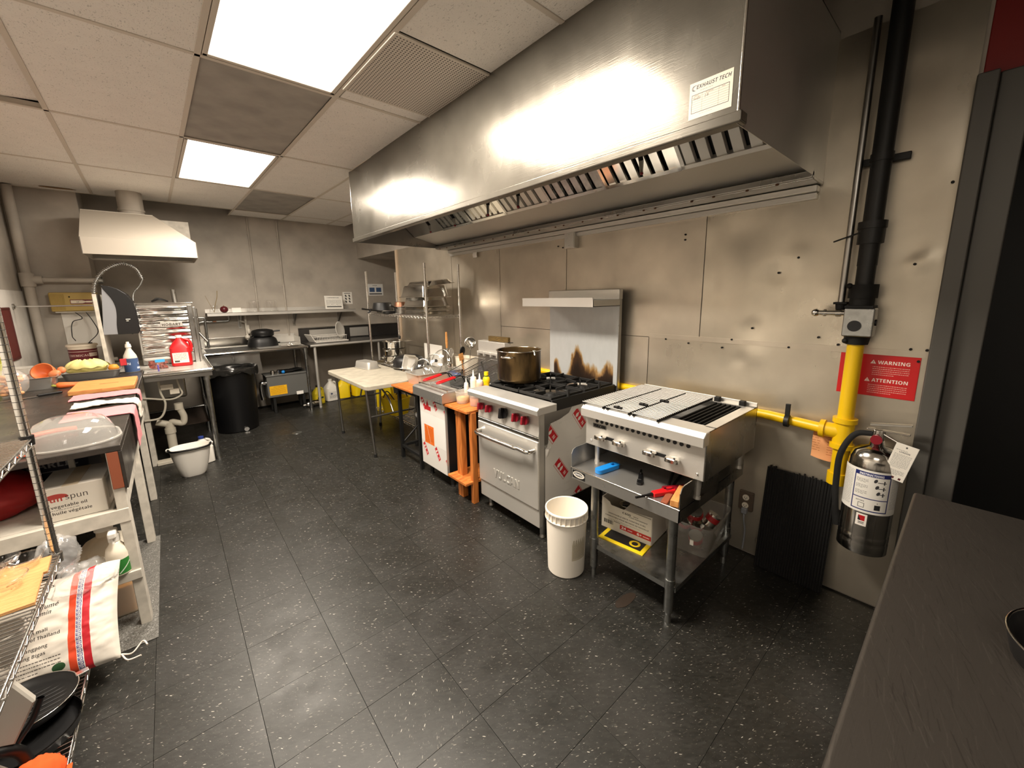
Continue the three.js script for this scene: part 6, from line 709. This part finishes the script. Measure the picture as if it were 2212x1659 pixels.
// draped cloths: u along the table edge, v from the middle of the top over the edge
function drape(name, label, mat, zc, w, xin, hang, seedz, wob = .012) { const E = -.226; const L = E - xin; solo(name, label, 'towel', sheet((u, v) => { const s = v * (L + hang), z = zc + (u - .5) * w + wob * (fbm(v * 4, u * 2, seedz, 0, 2) - .4) * 2, n = (wob > .03 ? .02 : .007) * fbm(u * 6, v * 8, seedz + 3, 0, 3); if (s < L) return [xin + s, .9045 + n, z]; const q = s - L; return [E + .005 + n + .003 * Math.min(1, q / .02), .905 - q, z]; }, 16, 44, .003), mat); }
drape('pink_towel', 'pink towel hanging over the prep table edge nearest the clear cover', M.pink, -3.19, .26, -.50, .20, 3); drape('pink_towel', 'pink towel on the prep table next to the wooden cutting board', M.pink, -3.80, .20, -.545, .07, 7); drape('white_cloth', 'rumpled white cloth on the prep table between the pink towels', M.cloth, -3.47, .16, -.50, .10, 12, .05);
{ const t = thing('cutting_board', 'thick wooden cutting board on the prep table', 'cutting board', [-.41, .901, -4.17]); part(t, 'board', [rb(.33, .032, .46, 0, .016, 0, .006)], M.board); part(t, 'juice_mark', [rb(.10, .0006, .012, .02, .0325, .02, .0002)], std('#8a5a2c', .7)); }
{ const t = thing('cabbage_pan', 'shallow steel pan holding the cabbage on the prep table', 'pan', [-.535, .901, -4.83]); part(t, 'pan_shell', [loft([[0, .30, .21, .03], [.055, .335, .245, .035], [.06, .36, .27, .03], [.063, .36, .27, .03], [.063, .33, .24, .035], [.006, .29, .20, .03]], true, true)], M.standSteel); }
{ const t = thing('cabbage', 'pale green cabbage lying in the steel pan', 'cabbage', [-.56, .935, -4.84]); const g = new THREE.SphereGeometry(1, 48, 32), p = g.attributes.position; for (let i = 0; i < p.count; i++) { const x = p.getX(i), y = p.getY(i), z = p.getZ(i), n = 1 + .16 * (fbm(x * 2 + 5, y * 2.4 + z * 1.7 + 5, 91, 0, 4) - .45) + .05 * Math.sin(9 * x + 5 * fbm(y * 3 + 4, z * 3 + 4, 4, 0, 2)); p.setXYZ(i, x * .125 * n, y * .062 * n + .05, z * .085 * n); } g.computeVertexNormals(); part(t, 'head', [g], std('#cfc372', .6, 0, { map: retile(mottleTex, 6) })); part(t, 'outer_leaf', sheet((u, v) => { const a = u * 3.1 + .2, b = v * 1.2; return [.128 * Math.cos(a) * Math.cos(b), .055 + .068 * Math.sin(b) + .006 * Math.sin(u * 30), .09 * Math.sin(a) * Math.cos(b)]; }, 26, 12, .002), std('#dcd28a', .6)); part(t, 'outer_leaf', sheet((u, v) => { const a = u * 2.4 + 3.4, b = v * 1.1; return [.13 * Math.cos(a) * Math.cos(b) + .02, .05 + .06 * Math.sin(b) + .006 * Math.sin(u * 24), .09 * Math.sin(a) * Math.cos(b)]; }, 24, 12, .002), std('#d6ca80', .6)); }
solo('squash_piece', 'orange wedge of squash at the end of the cabbage pan', 'squash', [lathe([[0, 0], [.03, 0], [.036, .02], [.024, .045], [0, .05]], 14)], std('#dd8a2a', .55), [-.405, .95, -4.80]);
{ const t = thing('deep_pan', 'deep steel pan with cut papaya on the prep table', 'pan', [-.80, .901, -4.55], .12); part(t, 'pan_shell', [loft([[0, .19, .30, .03], [.08, .215, .325, .035], [.086, .235, .345, .03], [.088, .235, .345, .03], [.088, .21, .32, .035], [.006, .18, .29, .03]], true, true)], M.standSteel); }
{ const t = thing('papaya_half', 'hollowed orange papaya half resting in the deep steel pan', 'papaya', [-.765, 1.0, -4.62]); t.rotation.set(1.0, .3, .25); part(t, 'flesh_shell', [lathe([[0, -.05], [.04, -.044], [.062, -.01], [.066, .03], [.056, .032], [.045, -.004], [0, -.028]], 28)], std('#d8703a', .5)); part(t, 'papaya_chunk', [ball(.03, .05, .02, .05, 1.2, .8, 1)], std('#dd8050', .5)); part(t, 'papaya_chunk', [ball(.024, .09, .0, .03, 1, .8, 1.2)], std('#dd8050', .5)); }
{ const t = thing('carrot', 'upper carrot of two beside the cabbage pan', 'carrot', [-.63, .918, -4.44], .5); part(t, 'root', [lathe([[0, -.07], [.008, -.06], [.017, .02], [.019, .05], [.01, .066], [0, .068]], 18).rotateZ(1.5)], std('#dd6a2c', .55)); part(t, 'leaf_stub', [rod([-.06, .0, 0], [-.09, .01, .01], .006, 6)], std('#8a8a3a', .8)); copyOf(t, 'lower carrot of two beside the cabbage pan', [-.615, .918, -4.37], .1); }
{ const t = thing('chefs_knife', 'black handled knife lying by the deep steel pan', 'knife', [-.75, .902, -4.07], .45); part(t, 'blade', [poly([[-.16, 0], [.02, -.02], [.02, .02], [-.08, .016]], .002).rotateX(-PI / 2).translate(0, .002, 0)], M.dimSteel); part(t, 'handle', [rb(.12, .016, .024, .08, .008, 0, .006)], M.blackPlastic); }
{ const t = thing('produce_bag', 'clear bag of chopped vegetables on the prep table by the wall', 'bag', [-.855, .9, -4.22]); const v = []; for (let k = 0; k < 60; k++) v.push(ball(rr(.012, .022), rr(-.045, .045), rr(.02, .15), rr(-.05, .05), 1, rr(.5, 1), 1, 7)); part(t, 'chopped_vegetables', v, std('#d8a070', .6), { stuff: true }); part(t, 'bag_film', [(() => { const g = new THREE.SphereGeometry(1, 36, 26), p = g.attributes.position; for (let i = 0; i < p.count; i++) { const x = p.getX(i), y = p.getY(i), z = p.getZ(i), n = 1 + .25 * (fbm(x * 3 + 4, y * 3 + z * 2 + 4, 15, 0, 3) - .45); p.setXYZ(i, x * .08 * n, .096 + y * .096, z * .085 * n); } g.computeVertexNormals(); return g; })()], M.film); }
{ const t = thing('celery', 'pale leafy celery standing in a bag by the wall', 'celery', [-.965, .9, -4.36]); for (let k = 0; k < 6; k++) part(t, 'stalk', [rod([rr(-.02, .02), .0, rr(-.02, .02)], [rr(-.05, .06), rr(.2, .25), rr(-.05, .05)], .014, 8, .009)], std('#c2c480', .6)); for (let k = 0; k < 9; k++) { const a = rr(0, 6.3), q = rr(.01, .05); part(t, 'leaf', sheet((u, v) => [q * Math.cos(a) + .05 * (u - .5) + .02 * v, .2 + .08 * v + .012 * Math.sin(u * 8 + k), q * Math.sin(a) + .04 * (u - .5) * Math.sin(a * 2)], 6, 6, .001), std('#c8c866', .7)); } }
{ const t = thing('clear_tub', 'empty clear plastic tub behind the deep pan', 'tub', [-.93, .901, -4.86]); part(t, 'tub_shell', [loft([[0, .12, .12, .02], [.12, .15, .15, .025], [.125, .16, .16, .025], [.127, .15, .15, .025], [.006, .11, .11, .02]], true, true)], M.frosted); }
// under the prep table
{ const t = thing('oil_carton', 'white vegetable oil carton on the shelf under the prep table', 'carton', [-.405, .599, -2.60], -.06); const w = .20, d = .26, h = .15; part(t, 'carton_body', [rb(w, h, d, 0, h / 2, 0, .003)], M.cardWhite); const tx = canvasTex(512, 384, (c) => { c.fillStyle = '#cfc9be'; c.fillRect(0, 0, 512, 384); c.fillStyle = '#a33a32'; c.beginPath(); c.ellipse(120, 120, 110, 52, -.1, PI, 2 * PI + .2); c.fill(); c.fillStyle = '#a33a32'; c.font = 'bold 84px sans-serif'; c.fillText('sun', 40, 158, 150); c.fillStyle = '#3a3430'; c.font = '84px sans-serif'; c.fillText('spun', 200, 150, 220); c.font = 'bold 46px sans-serif'; c.fillText('vegetable oil', 80, 236); c.fillText('huile végétale', 80, 312); lines(c, 80, 258, 330, 1, 8, '#555', 5); }); part(t, 'carton_print', [new THREE.PlaneGeometry(w * .98, h * .97).translate(0, h / 2, d / 2 + .0008)], std('#ffffff', .8, 0, { map: tx }), { uv: true }); part(t, 'tape', [rb(.05, .001, d, 0, h + .0005, 0, .0004)], M.card); part(t, 'side_print', [bx(.001, .09, .06, w / 2 + .0006, .08, .04)], std('#b8b0a4', .8)); }
{ const t = thing('garlic_box', 'navy blue garlic box under the prep table top', 'carton', [-.50, .599, -2.93], -.1); const w = .24, d = .2, h = .22; part(t, 'box_body', [rb(w, h, d, 0, h / 2, 0, .004)], M.navy); part(t, 'box_letters', [text('GARLIC', .032, .001, .17).translate(0, h * .72, d / 2 + .0005)], M.greyPlastic); part(t, 'box_border', [bx(w * .85, .004, .001, 0, h * .88, d / 2 + .0006), bx(w * .85, .004, .001, 0, h * .56, d / 2 + .0006)], M.greyPlastic); part(t, 'lower_patch', [bx(w * .5, .05, .001, -.03, h * .25, d / 2 + .0006)], std('#6a625c', .7)); }
{ const t = thing('red_bag', 'dark red mesh bag slumped under the prep table', 'bag', [-.70, .599, -2.72]); const g = new THREE.SphereGeometry(1, 40, 28), p = g.attributes.position; for (let i = 0; i < p.count; i++) { const x = p.getX(i), y = p.getY(i), z = p.getZ(i), n = 1 + .3 * (fbm(x * 2.5 + 4, y * 2.5 + z * 2 + 4, 25, 0, 4) - .45); p.setXYZ(i, x * .17 * n, Math.max(0, .095 + y * .105 * n), z * .14 * n); } g.computeVertexNormals(); part(t, 'bag_body', [g], std('#9c1c1e', .5)); part(t, 'bag_tie', [ball(.02, .05, .2, 0, 1.3, 1, 1)], std('#7c1416', .5)); }
{ const t = thing('oil_jug', 'large clear jug half full of yellow oil on the floor under the prep table', 'jug', [-.37, .004, -2.66]); part(t, 'jug_shell', [loft([[0, .19, .19, .04], [.008, .205, .205, .045], [.33, .205, .205, .045], [.37, .15, .15, .05], [.40, .06, .06, .028], [.43, .055, .055, .026]], true, true, 8)], phy('#f3ecdc', .3, { transmission: .6, thickness: 0, ior: 1.4 })); part(t, 'oil', [loft([[.006, .185, .185, .04], [.15, .198, .198, .043]], true, true, 8)], std('#c98a1e', .3)); part(t, 'cap', [cy(.034, .034, .025, 0, .442, 0, 20)], M.whitePlastic); }
{ const t = thing('cleaner_bottle', 'white spray bottle with a green label on the lower table rail', 'bottle', [-.315, .291, -2.447]); part(t, 'bottle_body', [lathe([[0, 0], [.036, 0], [.04, .006], [.04, .10], [.034, .13], [.02, .15], [.018, .165], [0, .165]], 28)], M.ivory); part(t, 'bottle_label', [new THREE.CylinderGeometry(.0406, .0406, .07, 28, 1, true).translate(0, .045, 0)], std('#ffffff', .5, 0, { map: canvasTex(256, 96, (c) => { c.fillStyle = '#2f7a32'; c.fillRect(0, 0, 256, 96); c.strokeStyle = '#dfe8d8'; c.lineWidth = 5; for (let k = 0; k < 4; k++) { c.beginPath(); c.moveTo(k * 70, 90); c.lineTo(k * 70 + 60, 10); c.stroke(); } }), side: THREE.DoubleSide }), { uv: true }); part(t, 'trigger_head', [cy(.02, .02, .03, 0, .178, 0, 18), rb(.03, .03, .075, 0, .205, .012, .008), rod([0, .195, .03], [0, .165, .04], .005)], M.whitePlastic); }
function crumple(label, at, s, sd) { const t = thing('plastic_bag', label, 'bag', at); const g = new THREE.SphereGeometry(1, 44, 30), p = g.attributes.position; for (let i = 0; i < p.count; i++) { const x = p.getX(i), y = p.getY(i), z = p.getZ(i), n = 1 + .9 * (fbm(x * 2.6 + 7, y * 2.6 + z * 1.9 + 7, sd, 0, 4) - .45); p.setXYZ(i, x * s[0] * n, y * s[1] * n, z * s[2] * n); } g.computeVertexNormals(); g.computeBoundingBox(); g.translate(0, -g.boundingBox.min.y, 0); part(t, 'bag_film', [g], M.film); part(t, 'bag_knot', [ball(.018, 0, s[1] * 1.9, 0, 1, .6, 1.3, 10)], M.film); return t; }
crumple('crumpled clear plastic bag on the lower rail of the prep table', [-.42, .29, -2.44], [.085, .05, .06], 41); crumple('clear plastic bag hanging between the rack and the prep table', [-.46, .42, -2.33], [.06, .075, .05], 47); crumple('clear plastic bag on top of the rice sack', [-.40, .345, -2.29], [.09, .035, .06], 53);
// ================================================================ WIRE RACK BESIDE THE CAMERA
{ const t = thing('chrome_rack', 'chrome wire rack close to the camera with pans and rice', 'shelving', [0, 0, 0]); const x0 = -.90, x1 = -.43, z0 = -2.2, z1 = -.95;
  const p = part(t, 'post', [cy(.0128, .0128, 1.40, x1 - .01, 1.25, z0 + .01, 18)], M.chrome); const gr = []; for (let k = 0; k < 54; k++) gr.push(ring(.0128, .001, x1 - .01, .57 + k * .0254, z0 + .01, 16)); part(p, 'post_groove', gr, M.iron, { stuff: true }); part(t, 'collar', [cy(.019, .017, .035, x1 - .01, .565, z0 + .01, 18)], M.dimSteel); part(t, 'collar', [cy(.019, .017, .035, x1 - .01, 1.035, z0 + .01, 18)], M.blackPlastic);
  for (const [x, z] of [[x0 + .01, z0 + .01], [x0 + .01, z1 - .01], [x1 - .01, z1 - .01]]) part(t, 'post', [cy(.0128, .0128, 1.92, x, .975, z, 16), cy(.012, .02, .02, x, .01, z, 14)], M.chrome);
  wireShelf(t, x0, x1, z0, z1, .575, .021); wireShelf(t, x0, x1, z0, z1, 1.04, .021); wireShelf(t, x0, x1 + .01, z0, z1, .095, .021); }
const bambooRib = (label, at, w, d) => { const t = thing('bamboo_tray', label, 'tray', at, .06); part(t, 'tray_sheet', [rb(w, .006, d, 0, .003, 0, .002)], M.bamboo); for (let k = 0; k < 22; k++) part(t, 'slat', [rod([-w / 2, .008, -d / 2 + (k + .5) * d / 22], [w / 2, .008, -d / 2 + (k + .5) * d / 22], .0042, 6)], M.bamboo); };
bambooRib('ribbed bamboo tray on the middle shelf of the near chrome rack', [-.60, .582, -1.93], .32, .20); bambooRib('bamboo tray under the glass bowls on the near chrome rack', [-.60, .582, -2.09], .32, .12);
{ let k = 0; const names = ['glass bowl on the near rack closest to the chrome post', 'glass bowl at the edge of the bamboo tray', 'glass bowl in the middle of the bamboo tray', 'glass bowl farthest in toward the wall on the near rack', 'small glass bowl behind the other bowls on the near rack']; for (const [x, z, r] of [[-.50, -2.12, .05], [-.52, -1.99, .055], [-.585, -2.08, .055], [-.62, -1.97, .06], [-.56, -2.17, .045]]) { const t = thing('glass_bowl', names[k++], 'bowl', [x, .596, z], 0, 'glass bowls on the near rack'); part(t, 'bowl_glass', [lathe([[0, 0], [r * .5, 0], [r * .85, r * .35], [r, r * .7], [r * .94, r * .7], [r * .78, r * .38], [0, .005]], 32)], M.glass); part(t, 'bowl_rim', [ring(r * .97, .0025, 0, r * .7, 0, 32)], M.glass); } }
{ // rice sack, leaning back
  const t = thing('rice_sack', 'white printed rice sack with a red and orange stripe on the bottom shelf', 'sack', [-.50, .10, -2.13]);
  t.rotation.set(-.62, -.12, 0, 'YXZ');
  const tx = canvasTex(1024, 1024, (c, w, h) => { c.fillStyle = '#e4ddd2'; c.fillRect(0, 0, w, h); c.fillStyle = '#dd4a26'; c.fillRect(640, 0, 60, h); c.fillStyle = '#f0ece6'; c.fillRect(700, 0, 54, h); c.fillStyle = '#c01c28'; c.fillRect(754, 0, 62, h); c.strokeStyle = '#3a3f86'; c.lineWidth = 6; for (let k = 0; k < 26; k++) { const y = k * 40 + 6; c.strokeRect(708, y, 34, 26); c.beginPath(); c.moveTo(716, y + 26); c.lineTo(716, y + 12); c.lineTo(732, y + 12); c.stroke(); } c.fillStyle = '#3a3632'; c.font = 'italic 78px sans-serif'; c.fillText('100% rice', 150, 110); c.font = 'bold italic 54px sans-serif'; c.fillText('jasmine', 190, 250); c.fillText('parfumé', 330, 310); c.fillText('riz jasmin', 250, 372); c.font = 'bold 60px sans-serif'; c.fillText('茉莉香米', 250, 450); c.font = 'bold 44px sans-serif'; c.fillText('Thai hom mali', 180, 530); c.fillText('product of Thailand', 160, 590, 420); c.fillText('de Udbangpong', 150, 680, 420); c.fillText('Bagosang Bigas', 140, 745, 430); lines(c, 130, 790, 450, 4, 34, '#5a544e', 9); c.fillStyle = '#27502e'; c.beginPath(); c.ellipse(560, 905, 52, 40, 0, 0, 7); c.fill(); c.fillStyle = '#3a3632'; c.fillText('8 KG', 150, 960); });
  const body = sheet0(44, 56); function sheet0(nu, nv) { const mk = (s) => { const g = new THREE.PlaneGeometry(1, 1, nu, nv), p = g.attributes.position; for (let i = 0; i < p.count; i++) { const u = p.getX(i) + .5, v = p.getY(i) + .5, e = Math.pow(Math.max(0, 16 * u * (1 - u) * v * (1 - v)), .42), wr = .016 * (fbm(u * 8, v * 14, 62, 0, 3) - .45) * (1 + 2 * Math.abs(u - .5)) ; p.setXYZ(i, .36 * (u - .5) * (1 - .06 * Math.sin(v * PI)), .38 * v + .008 * Math.sin(u * 9) * (v > .9 ? 1 : 0), s * (.062 * e + wr * e)); } if (s < 0) { const ix = g.index.array; for (let i = 0; i < ix.length; i += 3) { const q = ix[i]; ix[i] = ix[i + 1]; ix[i + 1] = q; } } g.computeVertexNormals(); return g; }; return [mk(1), mk(-1)]; }
  part(t, 'sack_front', [body[0]], std('#ffffff', .6, 0, { map: tx }), { uv: true }); part(t, 'sack_back', [body[1]], M.cloth); part(t, 'stitch_string', [tube([[.18, .01, 0], [.22, .0, .03], [.25, .03, .02], [.27, .01, .05]], .003, 20, 6), tube([[.18, .01, 0], [.21, -.02, .04], [.25, -.02, .05]], .003, 16, 6)], M.cloth);
}
{ const t = thing('grill_pan', 'black ridged grill pan on the bottom shelf of the near rack', 'pan', [-.545, .135, -1.97], .3); t.rotation.z = -.05; part(t, 'pan_body', [lathe([[0, 0], [.10, 0], [.115, .008], [.13, .038], [.126, .04], [.11, .014], [0, .008]], 44)], M.teflon); for (let k = -4; k <= 4; k++) { const L = Math.sqrt(.1 * .1 - (k * .021) ** 2); part(t, 'ridge', [rb(2 * L, .006, .008, 0, .0105, k * .021, .003)], M.teflon); } part(t, 'rim', [ring(.128, .0018, 0, .039, 0, 48)], M.polished); part(t, 'spout_clip', [rb(.035, .008, .024, .14, .038, -.01, .003)], M.chrome); }
{ const t = thing('round_griddle', 'black pan with ring grooves under the ridged grill pan', 'pan', [-.53, .102, -1.87], 0); part(t, 'pan_body', [lathe([[0, .004], ...Array.from({ length: 16 }, (_, k) => [.02 + k * .0062, k % 2 ? .009 : .005]), [.118, .01], [.13, .034], [.127, .036], [.122, 0], [0, 0]], 48)], M.teflon); part(t, 'handle', [rb(.12, .012, .022, -.18, .03, .06, .005)], M.blackPlastic); }
{ const t = thing('step_stool', 'pale grey plastic stool with black legs in the near corner', 'stool', [-.56, .0985, -1.74], .12);
  part(t, 'seat_panel', [poly([[-.12, .50], [.02, .46], [.098, .235], [.046, .135], [-.05, .19], [-.12, .22]], .022, .005)], std('#b3aea5', .6)); part(t, 'lower_panel', [poly([[-.10, .16], [-.02, .12], [.03, .02], [-.01, .0], [-.10, .03]], .02, .004)], std('#b3aea5', .6));
  part(t, 'black_leg', [tube([[-.11, .24, .03], [-.03, .16, .03], [.045, .105, .02], [.06, .0, .0]], .016, 24, 8), tube([[.05, .12, .01], [.085, .16, -.005], [.11, .215, -.01]], .009, 16, 8)], M.blackPlastic); }
{ const t = thing('hanging_cup', 'white cup hooked under the middle shelf of the near rack', 'cup', [-.535, .395, -1.90]); part(t, 'cup_wall', [lathe([[0, 0], [.034, 0], [.056, .10], [.060, .103], [.054, .1], [.032, .006], [0, .006]], 36)], M.whitePlastic); part(t, 'rim', [ring(.057, .003, 0, .103, 0, 36)], M.whitePlastic); part(t, 'wire_hook', [tube([[-.055, .09, 0], [-.065, .14, 0], [-.05, .185, 0], [-.03, .178, 0]], .0025, 16, 6)], M.chrome); }
{ const t = thing('orange_cloth', 'crumpled orange cloth on the bottom shelf of the near rack', 'cloth', [-.475, .10, -1.655]); const g = new THREE.SphereGeometry(1, 40, 28), p = g.attributes.position; for (let i = 0; i < p.count; i++) { const x = p.getX(i), y = p.getY(i), z = p.getZ(i), n = 1 + .7 * (fbm(x * 2 + 7, y * 2 + z * 1.7 + 7, 77, 0, 3) - .45); p.setXYZ(i, x * .06 * n, Math.max(0, .035 + y * .045 * n), z * .065 * n); } g.computeVertexNormals(); part(t, 'cloth_body', [g], M.orange); part(t, 'loose_corner', sheet((u, v) => [.03 + .04 * u, .004 + .02 * (1 - u) * Math.sin(v * 3), .05 * (v - .5)], 8, 8, .003), M.orange); }
scene.traverse(o => { if (o.isMesh) { o.castShadow = true; o.receiveShadow = true; } });
renderer.render(scene, camera);
